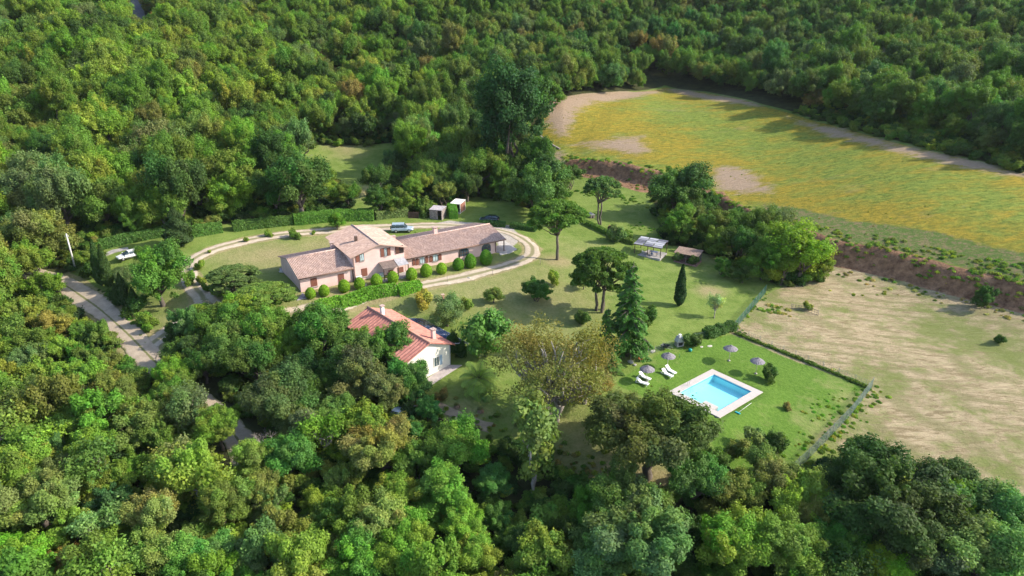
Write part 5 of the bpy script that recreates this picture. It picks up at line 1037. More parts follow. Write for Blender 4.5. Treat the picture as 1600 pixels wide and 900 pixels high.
# right of the lawn
for cx, cy, w, tt, kd, lab, vs in [
    (1058, 294, 92, (.055,.105,.032), 'oak', 'large round dark oak below the bare soil bank', .9), (1062, 346, 46, 'g', 'tall', 'narrow green tree right behind the grey slatted pergola', .8), (1087, 330, 44, 'd', 'oak', 'dark tree between the round oak and the pergolas', 1),
    (1124, 352, 58, 'g', 'oak', 'leafy tree behind the brown-roofed pergola', 1), (1120, 378, 44, 'g', 'bushy', 'low green tree hanging over the brown-roofed pergola', 1), (1105, 318, 40, 'd', 'bushy', 'dark bushy tree on the bare soil bank', 1),
    (1160, 385, 56, 'd', 'oak', 'dark tree in the clump right of the brown-roofed pergola', 1), (1183, 353, 58, 'g', 'oak', 'round green tree at the top of the clump by the yellow field', 1), (1214, 352, 52, 's', 'fine', 'silvery willow at the edge of the yellow field', 1),
    (1196, 402, 54, 'g', 'tall', 'tall green tree in the middle of the clump', .8), (1248, 392, 92, (.125,.175,.028), 'feathery', 'big yellowish weeping tree at the corner of the hay field', .75), (1284, 414, 46, (.115,.175,.028), 'feathery', 'smaller weeping tree at the right end of the clump', .8),
    (1222, 420, 46, 'b', 'feathery', 'low leafy tree at the front of the clump by the fence', .8), (1148, 340, 34, 'd', 'bushy', 'small dark tree on the bank above the clump', 1),
    (1130, 418, 27, 'g', 'bushy', 'upright shrubby tree on the lawn, left of the two', 1.2), (1160, 430, 27, 'd', 'bushy', 'dark shrubby tree on the lawn, right of the two', 1), (1540, 465, 32, 'd', 'bushy', 'single round tree standing against the eroded bank', 1.1), (860, 147, 42, 'g', 'bushy', 'lone small tree on the bare corner of the yellow field', 1.0)]:
    CC(cx, cy, w, tt, kd, lab, vs=vs)
for bx, by, rr, tt, lab in [(982, 374, 1.0, 'g', 'bush left of the grey slatted pergola'), (960, 378, 2.0, 'p', 'low grey-green bush right of the two-trunked pine'), (1058, 408, 1.0, 'p', 'pale bush in front of the brown-roofed pergola, left of the dark one'), (1081, 414, 1.1, 'd', 'dark bush in front of the brown-roofed pergola'),
                        (1200, 594, 1.2, 'd', 'dark shrub on the pool lawn below the right parasol'), (1230, 640, .5, 'r', 'small brownish shrub on the lawn right of the pool'), (1077, 541, 1.1, 'd', 'round dark bush between the barbecue and the green float'), (1088, 541, 1.1, 'd', 'round dark bush right of its twin behind the green float'),
                        (1180, 700, 1.4, 's', 'pale grey shrub with bare twigs at the bottom of the pool lawn'), (1152, 712, 1.3, 'o', 'olive shrub at the bottom of the pool lawn'), (1206, 712, 1.5, 'd', 'dark shrub beside the wire fence at the bottom of the lawn'), (1560, 536, .8, 'd', 'low dark bush on the grey patch of the hay field'),
                        (690, 625, .9, 'r', 'low brownish bush at the edge of the garden path'), (777, 652, .45, 'o', 'smallest tuft planted on the lawn below the palm'), (1240, 372, .9, 'd', 'low bush on the weedy edge of the yellow field'), (1262, 484, .8, 'y', 'low shrub in the tall weeds at the hay field fence')]:
    BB(bx, by, rr, tt, 'shrub', lab)
# band of trees between the long hedge and the small clearing
GM = 'trees behind the long hedge'
for cx, cy, w, tt, kd, lab, vs in [
    (650, 213, 62, (.12,.19,.06), 'oak', 'pale green tree at the top right of the small clearing', 1), (690, 238, 46, 'o', 'oak', 'olive tree right of the pale green one above the clearing', 1), (741, 236, 50, (.12,.15,.05), 'oak', 'olive round tree next to the very tall dark tree', 1), (640, 232, 40, 'b', 'bushy', 'bright tree at the right edge of the clearing', 1),
    (616, 252, 36, 's', 'bushy', 'greyish tree leaning over the right edge of the clearing', 1), (662, 262, 56, 'g', 'oak', 'green tree in the middle of the band behind the sheds', 1), (747, 268, 66, 'g', 'oak', 'broad green tree above the small lawn behind the house', 1), (786, 262, 56, (.075,.14,.035), 'oak', 'green tree left of the big dark one behind the house', 1),
    (586, 282, 46, 'd', 'oak', 'dark round tree below the right end of the clearing', 1), (592, 314, 40, 'd', 'tall', 'dark upright tree against the hedge under the clearing', .7), (622, 316, 40, 'g', 'bushy', 'green bushy tree against the hedge', 1), (643, 298, 32, 'b', 'tall', 'narrow bright tree left of the sheds', .8),
    (692, 304, 40, (.13,.145,.045), 'bushy', 'olive round tree overhanging the two sheds', 1), (664, 327, 27, 'g', 'shrub', 'dense round bush left of the weathered shed', 1), (540, 306, 44, 'g', 'oak', 'green tree left of the dirt path to the clearing', 1), (463, 292, 100, (.045,.09,.028), 'oak', 'very wide dark tree at the left end of the clearing', .95),
    (503, 278, 50, 'g', 'oak', 'mid-green tree at the lower left edge of the clearing', 1), (428, 302, 60, 'd', 'oak', 'dark tree left of the very wide one behind the hedge', 1), (410, 238, 54, 'b', 'oak', 'bright tree at the upper left edge of the clearing', 1), (840, 292, 92, (.055,.11,.034), 'oak', 'big dark-leaved tree behind the parked dark car', 1),
    (798, 190, 104, (.030,.070,.026), 'tall', 'very tall dark tree beside the bare corner of the yellow field', 1.15), (740, 175, 66, 'd', 'oak', 'dark tree left of the very tall one', 1), (700, 300, 36, 'd', 'bushy', 'dark tree in shade behind the sheds', 1), (730, 292, 44, 'd', 'oak', 'dark tree behind the white-roofed shed', 1), (890, 278, 40, 'd', 'bushy', 'dark bush left of the two-trunked pine', 1),
    (355, 268, 78, 'g', 'oak', 'large green oak at the front edge of the wood, right of the ragged conifer', 1), (262, 298, 74, (.10,.125,.04), 'oak', 'broad olive oak directly behind the ragged conifer', 1.05), (158, 318, 74, 'g', 'oak', 'green oak at the wood edge above the utility pole', 1.1), (310, 300, 60, 'd', 'oak', 'dark oak at the wood edge between two larger oaks', 1),
    (216, 255, 60, 'p', 'oak', 'pale grey-green oak at the wood edge above the white car', 1.1), (388, 300, 50, 'd', 'oak', 'dark oak at the wood edge left of the very wide tree', 1), (70, 362, 84, (.115,.15,.05), 'oak', 'round olive oak right behind the utility pole', 1), (146, 404, 40, 'g', 'bushy', 'green bushy tree at the foot of the utility pole', 1)]:
    CC(cx, cy, w, tt, kd, lab, vs=vs, group=GM)
x = G(480, 262); plant('dead', x.x, x.y, 2.6, 'w', 'leafless pale tree in the small clearing', vs=1.0, group=GM)
# dense oaks between the gravel road and the white house
GO = 'oaks between the gravel road and the white house'
for cx, cy, w, tt, kd, lab, vs in [
    (345, 505, 62, 'g', 'oak', 'mid-green oak nearest the driveway entrance', 1), (285, 548, 54, 'd', 'oak', 'dark oak overhanging the junction of drive and road', 1), (384, 486, 64, 'b', 'oak', 'bright oak below the yellowish feathery pine', 1), (352, 540, 74, (.09,.15,.04), 'oak', 'broad oak at the left of the dense group', 1), (412, 520, 74, 'g', 'oak', 'green oak in the middle of the dense group', 1),
    (444, 540, 60, 'v', 'oak', 'vivid green oak in the middle of the dense group', 1), (398, 570, 76, 'd', 'oak', 'dark greyish oak overhanging the dirt road, middle of the group', 1), (318, 572, 56, 'd', 'oak', 'dark oak at the far side of the shaded road', 1), (500, 524, 86, (.065,.13,.036), 'oak', 'large oak between the drive and the red roof', 1), (466, 590, 70, 'k', 'oak', 'very dark oak deep in the middle of the dense group', 1),
    (548, 560, 84, (.065,.13,.036), 'oak', 'oak in front of the left end of the red roof', 1), (604, 540, 72, (.07,.15,.035), 'oak', 'leafy oak rising across the middle of the red roof', 1.1), (638, 594, 60, (.06,.13,.035), 'oak', 'oak against the white wall of the red-roofed house', 1.1), (566, 596, 92, (.085,.105,.048), 'oak', 'greyish olive oak below the red-roofed house', 1), (612, 612, 66, (.10,.125,.05), 'oak', 'olive oak beside the garden path end', 1),
    (436, 632, 100, (.065,.092,.042), 'oak', 'broad grey-green oak right of the shaded dirt road', 1), (470, 664, 76, 'p', 'oak', 'grey-green oak below the broad one by the dirt road', 1), (528, 652, 56, (.105,.16,.05), 'tall', 'upright bright tree standing free below the dense oaks', .8), (648, 606, 50, (.055,.14,.045), 'bushy', 'low vivid tree at the start of the garden path', 1), (634, 668, 50, (.055,.14,.045), 'bushy', 'low vivid tree in front of the hidden pale blue car', 1), (500, 610, 64, 'd', 'oak', 'dark oak left of the greyish olive one', 1)]:
    CC(cx, cy, w, tt, kd, lab, vs=vs, group=GO)
# trees of the near wood that stand out
GF = 'trees of the near wood'
for cx, cy, w, tt, kd, lab, vs in [
    (1395, 778, 190, (.042,.080,.028), 'bigoak', 'huge very dark oak at the near edge of the hay field', .85), (1480, 750, 84, (.045,.085,.03), 'oak', 'dark oak on the right flank of the huge dark one', .9), (1316, 748, 84, (.042,.080,.028), 'oak', 'dark oak on the left flank of the huge dark one', .9), (1350, 716, 70, (.042,.08,.028), 'oak', 'dark oak top behind the huge dark one', .9), (1440, 850, 130, (.05,.08,.035), 'bigoak', 'dark oak in front of the huge dark one', .9),
    (1546, 800, 110, (.07,.13,.045), 'oak', 'mid-green oak at the right edge, below the hay field', .9), (1530, 868, 130, (.10,.15,.05), 'oak', 'light green oak in the bottom right corner', .9), (1240, 776, 92, (.15,.21,.04), 'oak', 'yellow-green tree left of the huge dark oak', 1), (1282, 806, 84, (.15,.18,.055), 'oak', 'olive yellow tree directly left of the huge dark oak', 1), (1318, 848, 84, (.07,.16,.04), 'oak', 'fresh green tree at the bottom, left of the dark oak in front', 1),
    (1372, 884, 92, (.15,.22,.03), 'oak', 'lime green tree at the bottom edge below the huge dark oak', .9), (1204, 744, 76, (.13,.16,.05), 'oak', 'olive tree below the wire fence end', 1), (1085, 752, 84, (.05,.115,.035), 'oak', 'dark green tree right of the cork oak trunk', 1.1), (1142, 856, 108, (.13,.19,.035), 'oak', 'bright round tree at the bottom edge, right of the grey-green giant', 1), (1226, 858, 96, (.12,.17,.04), 'tall', 'tall bright tree at the bottom right of centre', .8),
    (1150, 770, 76, (.11,.15,.045), 'oak', 'olive tree right of the dark green one behind the bright round tree', 1), (985, 776, 118, (.09,.15,.05), 'bigoak', 'light green tree below the cork oak', .95), (1000, 836, 165, (.095,.16,.065), 'bigoak', 'giant grey-green oak at the bottom edge, right of centre', .9), (915, 792, 62, 'v', 'bushy', 'vivid green tree left of the giant grey-green oak', 1), (935, 868, 110, (.085,.15,.06), 'oak', 'grey-green oak in the left half of the giant one', .9),
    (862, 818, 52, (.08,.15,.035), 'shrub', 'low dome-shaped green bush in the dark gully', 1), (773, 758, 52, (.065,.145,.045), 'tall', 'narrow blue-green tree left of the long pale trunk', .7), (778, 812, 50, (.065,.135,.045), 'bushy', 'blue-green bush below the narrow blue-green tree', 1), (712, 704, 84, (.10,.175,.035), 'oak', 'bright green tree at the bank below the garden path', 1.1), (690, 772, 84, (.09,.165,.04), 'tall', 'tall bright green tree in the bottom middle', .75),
    (592, 700, 112, (.15,.165,.05), 'bigoak', 'large yellowish olive oak in the bottom middle', .95), (452, 712, 82, (.065,.15,.04), 'oak', 'fresh green tree at the end of the dirt road', .95), (540, 758, 62, 'o', 'bushy', 'olive bushy tree below the yellowish olive oak', 1), (600, 812, 96, (.135,.19,.06), 'oak', 'pale green tree, second from the bottom in the middle', .95), (638, 836, 80, (.115,.20,.035), 'oak', 'lime green tree right of the pale green one', 1),
    (556, 876, 88, (.085,.19,.04), 'oak', 'fresh green tree at the bottom edge left of centre', 1), (640, 886, 84, (.11,.19,.035), 'oak', 'lime green tree on the bottom edge below the pale green one', 1), (728, 826, 62, (.14,.21,.04), 'tall', 'lime green upright tree left of the gully', .8), (745, 872, 70, (.14,.20,.04), 'oak', 'lime green tree at the bottom edge left of the gully', 1), (706, 778, 50, 'o', 'bushy', 'olive bush between two bright trees', 1),
    (298, 646, 72, (.115,.15,.07), 'fine', 'silvery soft-leaved willow left of the shaded dirt road', 1.1), (342, 668, 60, (.12,.18,.04), 'tall', 'light green tree on the left bank of the shaded road', .8), (396, 722, 62, (.13,.17,.05), 'tall', 'olive upright tree where the dirt road ends', .8), (236, 640, 44, 'v', 'bushy', 'vivid lime green bush in the left wood', 1), (212, 730, 56, 'v', 'bushy', 'vivid green low tree in the bottom left wood', .9),
    (62, 776, 118, (.125,.165,.055), 'bigoak', 'large olive tree with bare twigs in the bottom left corner', .95), (282, 716, 62, (.17,.16,.065), 'sparse', 'straw coloured twiggy tree in the bottom left wood', 1), (240, 810, 80, (.16,.155,.06), 'oak', 'dull brownish olive tree in the bottom left wood', 1.05), (170, 780, 60, (.05,.11,.045), 'bushy', 'blue-green dark tree in the bottom left wood', 1), (255, 870, 92, (.125,.195,.055), 'oak', 'pale lime tree on the bottom edge left of centre', .95),
    (100, 876, 56, (.20,.15,.06), 'oak', 'rusty brown tree at the bottom left edge', .95), (30, 870, 80, (.11,.20,.03), 'oak', 'lime green tree in the bottom left corner', .9), (330, 870, 70, (.08,.17,.05), 'oak', 'blue-green tree on the bottom edge left of centre', 1), (344, 790, 66, 'o', 'tall', 'olive tree left of the dark gap at the bottom', .9), (40, 494, 56, 'y', 'bushy', 'yellowish scrub tree beside the upper gravel road', 1),
    (84, 510, 50, (.17,.155,.05), 'bushy', 'brownish yellow scrub tree beside the gravel road bend', 1), (48, 412, 60, 'b', 'oak', 'bright oak above the upper gravel road', 1), (72, 448, 50, 'v', 'bushy', 'vivid round tree at the left end of the visible gravel road', 1), (20, 372, 60, 'o', 'oak', 'olive oak at the left edge behind the gravel road', 1), (266, 588, 58, 'v', 'oak', 'bright tree overhanging the shaded junction', .9), (284, 600, 58, 'g', 'oak', 'green oak over the shaded road below the junction', .9), (268, 622, 56, 'o', 'oak', 'olive oak on the left bank of the shaded road', .9), (398, 770, 70, 'o', 'oak', 'olive oak below the visible end of the dirt road', 1),
    (165, 575, 44, 'o', 'bushy', 'olive scrub tree below the road bend', 1), (128, 520, 34, 'g', 'bushy', 'green scrub bush on the road verge', 1), (420, 790, 60, (.11,.14,.05), 'bushy', 'olive scrub tree in the brownish hollow', 1), (478, 866, 52, (.16,.13,.075), 'sparse', 'brown twiggy shrub at the bottom left of centre', 1), (500, 790, 56, 'b', 'bushy', 'bright scrub tree above the brownish hollow', 1), (668, 640, 40, (.06,.14,.05), 'bushy', 'low green tree beside the garden path wall', 1)]:
    CC(cx, cy, w, tt, kd, lab, vs=vs, group=GF)
for cx, cy, r_, lab in [(243, 556, 1.3, 'grey leafless tree beside the driveway entrance'), (66, 800, 2.2, 'grey leafless branches among the olive crown, bottom left'), (372, 860, 2.2, 'leafless grey tree leaning at the bottom edge'), (1506, 40, 4.5, 'white leafless dead tree high on the right hillside'), (1428, 52, 4.2, 'grey half-dead tree left of the white dead tree'), (1368, 88, 4.0, 'grey twiggy tree farther down the right hillside'), (1560, 96, 3.6, 'grey bare tree near the right edge, below the white one'), (706, 60, 3.6, 'grey bare tree high above the small clearing'), (420, 700, 2.4, 'brown leafless tree at the end of the dirt road')]:
    d = solve(cx, cy, 20, 2.0); plant('dead', d[0], d[1], r_, 'w', lab, vs=1.1, group='leafless trees')

# ------------------------------------------------------------------ the woods: the largest as trees, the rest one mass
KEEP = [np.array(q, float) for q in (OPEN_PX, FIELD_PX, CLEAR_PX,
        [(95,436),(150,462),(200,510),(240,550),(235,562),(205,545),(160,500),(112,470)], [(318,628),(350,655),(388,712),(372,716),(335,670)])]
TOPROAD = np.array([(196,-20),(212,-20),(222,18),(222,40),(211,40),(206,15)], float)
def covers(px, py, wpx, cyoff, polys, need=.16):
    bad = np.zeros(len(px), float); n = 0
    for k in range(10):
        a = 6.283 * k / 10
        for q in (.45, .85):
            x_, y_ = px + np.cos(a) * wpx / 2 * q, py + np.sin(a) * wpx / 2 * q * .9; m = np.zeros(len(px), bool)
            for pl in polys: m |= inside(x_, y_, pl)
            bad += m; n += 1
    return bad / n
rngf = np.random.default_rng(5)
def candidates(x0, x1, y0, y1, step, zonefn):
    gx, gy = np.meshgrid(np.arange(x0, x1, step), np.arange(y0, y1, step * .87)); gx = gx + (np.arange(gx.shape[0])[:, None] % 2) * step / 2
    x = (gx + rngf.uniform(-.36, .36, gx.shape) * step).ravel(); y = (gy + rngf.uniform(-.36, .36, gx.shape) * step).ravel()
    k = zonefn(x, y); return x[k], y[k]
def infrustum(x, y, m=70):
    z = H(x, y) + 3; px, py, dep = project(x, y, z); return (px > -m) & (px < 1600 + m) & (py > -40) & (py < 900 + m * 1.6) & (y > 20)
def near_ok(x, y):
    k = infrustum(x, y)
    if not k.any(): return k
    o = np.maximum.reduce([sdist(x, y, OPEN), sdist(x, y, FIELD), sdist(x, y, CLEARING)]); d1 = seg_dist(x, y, ROAD_L)[0]; d3 = seg_dist(x, y, FAR_ROAD)[0]
    bk = seg_dist(x, y, BANK); fe = sdist(x, y, FIELD); return k & (o < -1.0) & ~((fe > -5) & (x > 48)) & (d1 > 3.0) & (d3 > 4.5) & ~((bk[0] < 8) & (bk[2] > 14) & (x > 20))
fx, fy = candidates(-75, 95, 24, 100, 3.9, near_ok); mx, my = candidates(-520, 520, 90, 470, 5.7, near_ok)
k = ~((my < 104) & (np.abs(mx) < 78)); mx, my = mx[k], my[k]
X_ = np.concatenate([fx, mx]); Y_ = np.concatenate([fy, my]); SMALL = np.concatenate([np.ones(len(fx)), np.zeros(len(mx))]) > 0
Z_ = H(X_, Y_); RAD = np.where(SMALL, rngf.uniform(1.7, 3.1, len(X_)), 2.5 + 3.1 * rngf.uniform(0, 1, len(X_)) ** 1.2)
farther = sstep(230, 330, Y_); RAD = np.where(SMALL, RAD, RAD * (1 - .18 * farther))
pl = np.array(PLANTED); keep = np.ones(len(X_), bool)
for a, b, r_ in pl: keep &= np.hypot(X_ - a, Y_ - b) > .62 * (r_ + RAD)
VS = np.where(SMALL, rngf.uniform(.9, 1.25, len(X_)), rngf.uniform(.95, 1.35, len(X_))); CZ = np.where(SMALL, .95, 1.1) * RAD * VS; px, py, dep = project(X_, Y_, Z_ + CZ); W = 2 * RAD * FPX / dep
bad = covers(px, py, W, 0, KEEP[:3]); badr = covers(px, py, W, 0, KEEP[3:]); bad2 = covers(px, py, W, 0, [TOPROAD]); b0, _, _ = project(X_, Y_, Z_)
keep &= (bad < .22) | ((Y_ > 150) & (bad < .3)); keep &= (bad2 < .12) & (badr < .04)
X_, Y_, Z_, RAD, SMALL, px, py, W, VS = [v[keep] for v in (X_, Y_, Z_, RAD, SMALL, px, py, W, VS)]
# colour families drift through the wood
def tones(x, y, right):
    a = mnoise.noise(Vector((x * .035, y * .035, 1.3))); b = mnoise.noise(Vector((x * .012, y * .012, 7.7))); u = PR.random()
    if u < .02: return 'r'
    if u < .04: return 's'
    if right: pal = ['d', 'g', 'g', 'd', 'p', 'g', 'g', 't', 'g', 'o']
    else: pal = ['g', 'b', 'b', 'o', 'g', 'd', 'b', 'v', 'y', 'g', 'g', 'p']
    i = int((a * .9 + .5 + PR.uniform(-.42, .42)) * len(pal)); return pal[i % len(pal)]
T_ = [tones(x_, y_, (q > 700 and y_ > 150)) for x_, y_, q in zip(X_, Y_, px)]
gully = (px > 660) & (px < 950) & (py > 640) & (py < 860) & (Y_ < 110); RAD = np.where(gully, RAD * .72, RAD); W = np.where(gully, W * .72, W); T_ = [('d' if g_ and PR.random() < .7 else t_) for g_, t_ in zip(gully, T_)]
inview = (px > -W * .35) & (px < 1600 + W * .35) & (py > -W * .3) & (py < 900 + W * .35)
score = np.where(inview, W, 0); order = np.argsort(-score); NIND = max(0, 262 - sum(1 for o in COL.objects if o.get('category') == 'tree'))
ind = list(order[:NIND]); rest = [i for i in range(len(X_)) if i not in set(ind)]
ORD = ['first','second','third','fourth','fifth','sixth','seventh','eighth','ninth','tenth','eleventh','twelfth','thirteenth','fourteenth','fifteenth','sixteenth','seventeenth','eighteenth','nineteenth','twentieth']
def zone(i):
    x_, y_ = px[i], py[i]
    if Y_[i] > 104:
        if x_ < 330: return ('hillside wood, far left', 'upper left wood')
        if x_ < 860: return ('wood behind the clearing', 'wood behind the clearing')
        return ('wood above the yellow field', 'wood above the yellow field')
    if x_ < 320 and y_ < 660: return ('scrub below the gravel road', 'scrub left of the shaded road')
    if x_ < 420: return ('bottom left scrub', 'bottom left scrub')
    if x_ < 820: return ('bottom middle wood', 'bottom middle wood')
    return ('bottom right wood', 'bottom right wood')
byz = {}
for i in ind: byz.setdefault(zone(i), []).append(i)
LBL = {}
for z_, L in byz.items():
    L.sort(key=lambda i: -py[i]); nrow = max(1, round(len(L) / 11)); per = math.ceil(len(L) / nrow)
    for r_ in range(nrow):
        row = sorted(L[r_ * per:(r_ + 1) * per], key=lambda i: px[i])
        for k_, i in enumerate(row):
            size = 'large' if W[i] > 62 else ('small' if W[i] < 40 else 'medium')
            rowt = 'front row' if r_ == 0 else ('back row' if r_ == nrow - 1 and nrow > 1 else ORD[r_] + ' row')
            LBL[i] = (f"{size} {WORD[T_[i]]} tree, {ORD[k_]} from left in {rowt}, {z_[1]}", z_[1])
for i in ind:
    kd = PR.choice(['bushy', 'bushy', 'oak', 'bushy', 'sparse']) if SMALL[i] else PR.choice(['oak', 'oak', 'oak', 'tall'])
    if kd == 'tall': RAD[i] *= .8
    if kd == 'bushy': RAD[i] *= 1.12
    vs = VS[i]
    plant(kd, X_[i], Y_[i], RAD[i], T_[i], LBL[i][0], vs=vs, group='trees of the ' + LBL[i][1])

def scatter(name, pos, rot, scl, idx, col, protos, label, cat):
    n = len(pos); me = bpy.data.meshes.new(name); me.vertices.add(n); me.vertices.foreach_set('co', np.asarray(pos, np.float32).ravel())
    for nm, ty, fld, v in (('rot', 'FLOAT', 'value', rot), ('idx', 'INT', 'value', idx), ('scl', 'FLOAT_VECTOR', 'vector', scl), ('color', 'FLOAT_COLOR', 'color', col)):
        a = me.attributes.new(nm, ty, 'POINT'); a.data.foreach_set(fld, np.asarray(v, np.int32 if ty == 'INT' else np.float32).ravel())
    me.update(); o = link(name, me); ng = bpy.data.node_groups.new(name, 'GeometryNodeTree')
    ng.interface.new_socket('Geometry', in_out='INPUT', socket_type='NodeSocketGeometry'); ng.interface.new_socket('Geometry', in_out='OUTPUT', socket_type='NodeSocketGeometry')
    gi, go = ng.nodes.new('NodeGroupInput'), ng.nodes.new('NodeGroupOutput'); col_ = bpy.data.collections.new(name + '_kinds')
    for k, m in enumerate(protos): col_.objects.link(bpy.data.objects.new('%s_kind_%03d' % (name, k), m))
    ci = ng.nodes.new('GeometryNodeCollectionInfo'); ci.inputs['Collection'].default_value = col_; ci.inputs['Separate Children'].default_value = True; ci.inputs['Reset Children'].default_value = True
    iop = ng.nodes.new('GeometryNodeInstanceOnPoints'); iop.inputs['Pick Instance'].default_value = True
    def na(nm, ty):
        q = ng.nodes.new('GeometryNodeInputNamedAttribute'); q.data_type = ty; q.inputs[0].default_value = nm; return q.outputs['Attribute']
    cx_ = ng.nodes.new('ShaderNodeCombineXYZ'); L = ng.links.new; L(na('rot', 'FLOAT'), cx_.inputs[2]); L(gi.outputs[0], iop.inputs['Points']); L(ci.outputs[0], iop.inputs['Instance'])
    L(na('idx', 'INT'), iop.inputs['Instance Index']); L(cx_.outputs[0], iop.inputs['Rotation']); L(na('scl', 'FLOAT_VECTOR'), iop.inputs['Scale']); L(iop.outputs[0], go.inputs[0])
    md = o.modifiers.new('scatter', 'NODES'); md.node_group = ng; tag(o, label, cat, kind='stuff'); return o
def joined(kind, v):
    """crown and trunk of one prototype as one mesh for the mass of far trees"""
    crown, trunk, _ = PROTO[kind][v]; return crown
far_k = [('oak', i) for i in range(5)] + [('tall', i) for i in range(3)] + [('bushy', i) for i in range(4)] + [('sparse', 0)]
rest = np.array(rest)
if len(rest):
    kk = []
    for i in rest:
        if SMALL[i]: kk.append(PR.choice([8, 9, 10, 11, 8, 9, 12]))
        else: kk.append(PR.choice([0, 1, 2, 3, 4, 0, 1, 2, 5, 6, 8, 9]))
    kk = np.array(kk); rs = RAD[rest] * np.where((kk >= 5) & (kk <= 7), .78, np.where(kk >= 8, 1.05, 1.0)); vs = VS[rest]
    scatter('far_wood', np.stack([X_[rest], Y_[rest], Z_[rest]], 1), rngf.uniform(0, 6.28, len(rest)), np.stack([rs, rs, rs * vs], 1), kk,
            [(*jt(TINT[T_[i]], .10), 1) for i in rest], [PROTO[a][b][0] for a, b in far_k], 'dense mixed woodland covering the hillside behind the estate', 'woodland')
# undergrowth in the woods and weeds on the banks
ux, uy = candidates(-110, 130, 24, 215, 2.3, lambda a, b: infrustum(a, b, 20))
o = np.maximum.reduce([sdist(ux, uy, OPEN), sdist(ux, uy, FIELD), sdist(ux, uy, CLEARING)]); d1 = seg_dist(ux, uy, ROAD_L)[0]
bk = seg_dist(ux, uy, BANK); k = (o < -.3) & (d1 > 2.9) & ~((bk[0] < 7) & (bk[2] > 14)); ux, uy = ux[k], uy[k]; uz = H(ux, uy); sc_ = rngf.uniform(.6, 1.5, len(ux))
tt = ['d', 'g', 'd', 'o', 'g', 'k', 'd', 'b']
scatter('undergrowth', np.stack([ux, uy, uz - .1], 1), rngf.uniform(0, 6.28, len(ux)), np.stack([sc_ * 1.2, sc_ * 1.2, sc_ * .9], 1), rngf.integers(0, 2, len(ux)), [(*jt(TINT[PR.choice(tt)], .2), 1) for _ in ux], [PROTO['shrub'][0][0], PROTO['shrub'][1][0]], 'low shrubs and brambles filling the floor of the woods', 'undergrowth')
def tuft(seed):
    rng = np.random.default_rng(seed); n = 260; d = unit(rng.normal(size=(n, 3))); d[:, 2] = abs(d[:, 2]); C = d * np.array([.9, .9, .55]) * rng.uniform(.4, 1, (n, 1)); Nn = unit(d + rng.normal(size=(n, 3)) * .8); V, F = quads(C, Nn, .14, rng, 1.4)
    return leafmesh('weed', [(V, F, needle_col(rng, n, .3))])
tufts = [tuft(1), tuft(2)]
WP = []
def weeds(poly, dens, size, tints, edge=0.0):
    P = np.array(poly); x0, y0 = P.min(0); x1, y1 = P.max(0); n = int((x1 - x0) * (y1 - y0) * dens); x = rngf.uniform(x0, x1, n); y = rngf.uniform(y0, y1, n); k = inside(x, y, poly)
    nz = np.array([mnoise.noise(Vector((a * .25, b * .25, 3))) for a, b in zip(x, y)]); k &= nz > -.18 + edge
    for a, b in zip(x[k], y[k]): s_ = rngf.uniform(.5, 1.3) * size; WP.append((a, b, s_, PR.choice(tints)))
def weedline(px_pts, w, dens, size, tints):
    P = [np.array(p) for p in GP(px_pts)]
    for a, b in zip(P[:-1], P[1:]):
        L = np.linalg.norm(b - a); n = int(L * w * dens)
        for _ in range(n): q = a + (b - a) * rngf.uniform() + rngf.normal(size=2) * w * .4; WP.append((q[0], q[1], rngf.uniform(.5, 1.3) * size, PR.choice(tints)))
G_, Y_G, ST_ = (.10,.17,.035), (.19,.22,.05), (.33,.28,.15)
weeds(GP([(1120,312),(1260,348),(1420,378),(1700,430),(1700,490),(1600,468),(1420,426),(1290,394),(1180,350)]), 1.3, .5, [G_, G_, Y_G, Y_G, (.13,.17,.05)])
weeds(GP([(880,240),(1040,262),(1100,285),(1160,320),(1130,330),(1060,290),(960,262),(870,252)]), .5, .6, [G_, G_, Y_G])
weeds(FIELD, .06, .2, [(.16,.20,.04), (.26,.20,.03), (.13,.16,.035)], .15)
weeds(GP([(1180,470),(1235,482),(1242,497),(1170,482)]), 2.2, .55, [(.22,.22,.08), G_, ST_]); weeds(GP([(1195,440),(1300,442),(1500,462),(1600,495),(1590,505),(1420,462),(1250,465)]), .10, .4, [G_, ST_, Y_G])
weeds(GP([(1250,640),(1320,600),(1345,612),(1300,655),(1240,720),(1180,720)]), .9, .3, [(.13,.23,.04), Y_G, (.10,.2,.03)])
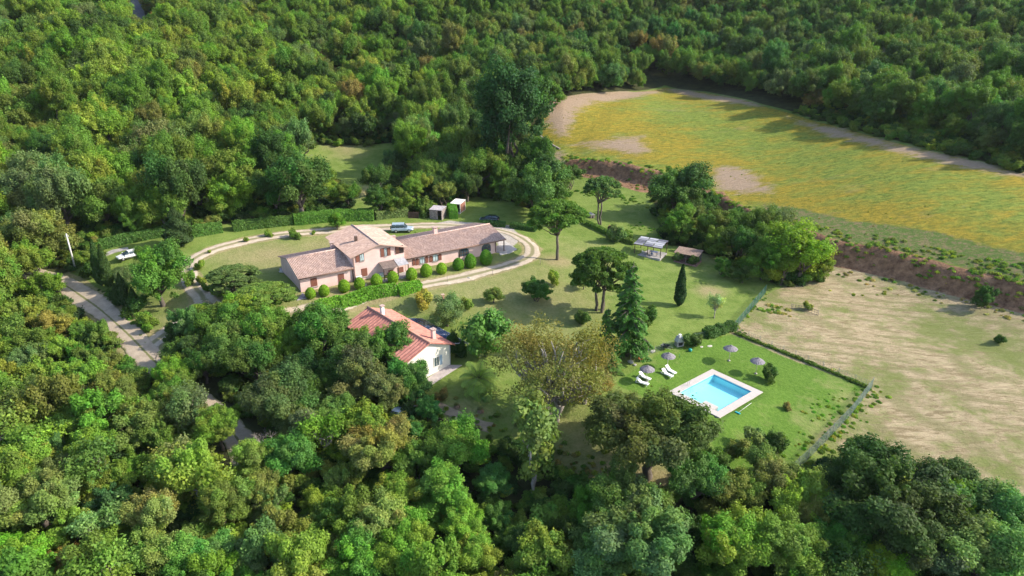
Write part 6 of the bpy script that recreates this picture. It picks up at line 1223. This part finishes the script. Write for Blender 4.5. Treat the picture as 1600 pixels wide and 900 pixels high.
weedline([(1375,607),(1330,650),(1280,700),(1245,742)], 2.2, 2.6, .38, [(.14,.21,.04), Y_G, G_]); weedline([(1152,518),(1250,560),(1355,604)], .8, 2.5, .3, [(.17,.21,.05), ST_, (.06,.10,.03)])
weedline([(1050,544),(1110,524),(1148,515),(1195,458)], 1.0, 1.6, .35, [G_, Y_G]); weedline([(650,640),(720,662),(800,685),(900,715),(1000,770)], 2.5, 1.2, .45, [G_, Y_G, (.2,.18,.07)])
weedline([(78,482),(128,512),(176,552)], 2.0, 2.2, .6, [G_, Y_G, (.08,.13,.04)]); weedline([(168,450),(216,500),(240,530)], 1.6, 1.6, .6, [(.06,.1,.03), G_]); weedline([(700,368),(640,362)], .5, .8, .3, [G_])
weedline([(905,300),(960,305),(1005,318)], 3, 1.2, .6, [G_, (.08,.15,.03)]); weedline([(965,372),(1000,352),(1040,372)], 3, .8, .35, [(.10,.20,.03)])
weedline([(860,262),(1030,300)], 4, .35, .5, [G_, (.2,.15,.08)]); weedline([(1290,425),(1420,447),(1600,498)], 3, .5, .5, [G_, ST_, (.2,.17,.08)])
W_ = np.array([(a, b, c) for a, b, c, _ in WP]); wz = H(W_[:, 0], W_[:, 1])
scatter('weeds', np.stack([W_[:, 0], W_[:, 1], wz - .03], 1), rngf.uniform(0, 6.28, len(W_)), np.repeat(W_[:, 2:3], 3, 1), rngf.integers(0, 2, len(W_)), [(*jt(t_[3], .25), 1) for t_ in WP], tufts, 'tall weeds and grass tufts along banks, verges and fences', 'weeds')

# ------------------------------------------------------------------ a little haze in the air, round the camera and the whole scene
hz = MB().box(-960, 960, -100, 1480, -22, 380).build('haze', None, None); tag(hz, kind='stuff')
mh = bpy.data.materials.new('haze'); mh.use_nodes = True; nh = mh.node_tree; nh.nodes.remove(nh.nodes['Principled BSDF']); pv = nh.nodes.new('ShaderNodeVolumePrincipled')
pv.inputs['Density'].default_value = .00005; pv.inputs['Color'].default_value = (.86, .93, 1, 1); pv.inputs['Anisotropy'].default_value = .2
nh.links.new(pv.outputs[0], nh.nodes['Material Output'].inputs['Volume']); hz.data.materials.append(mh)
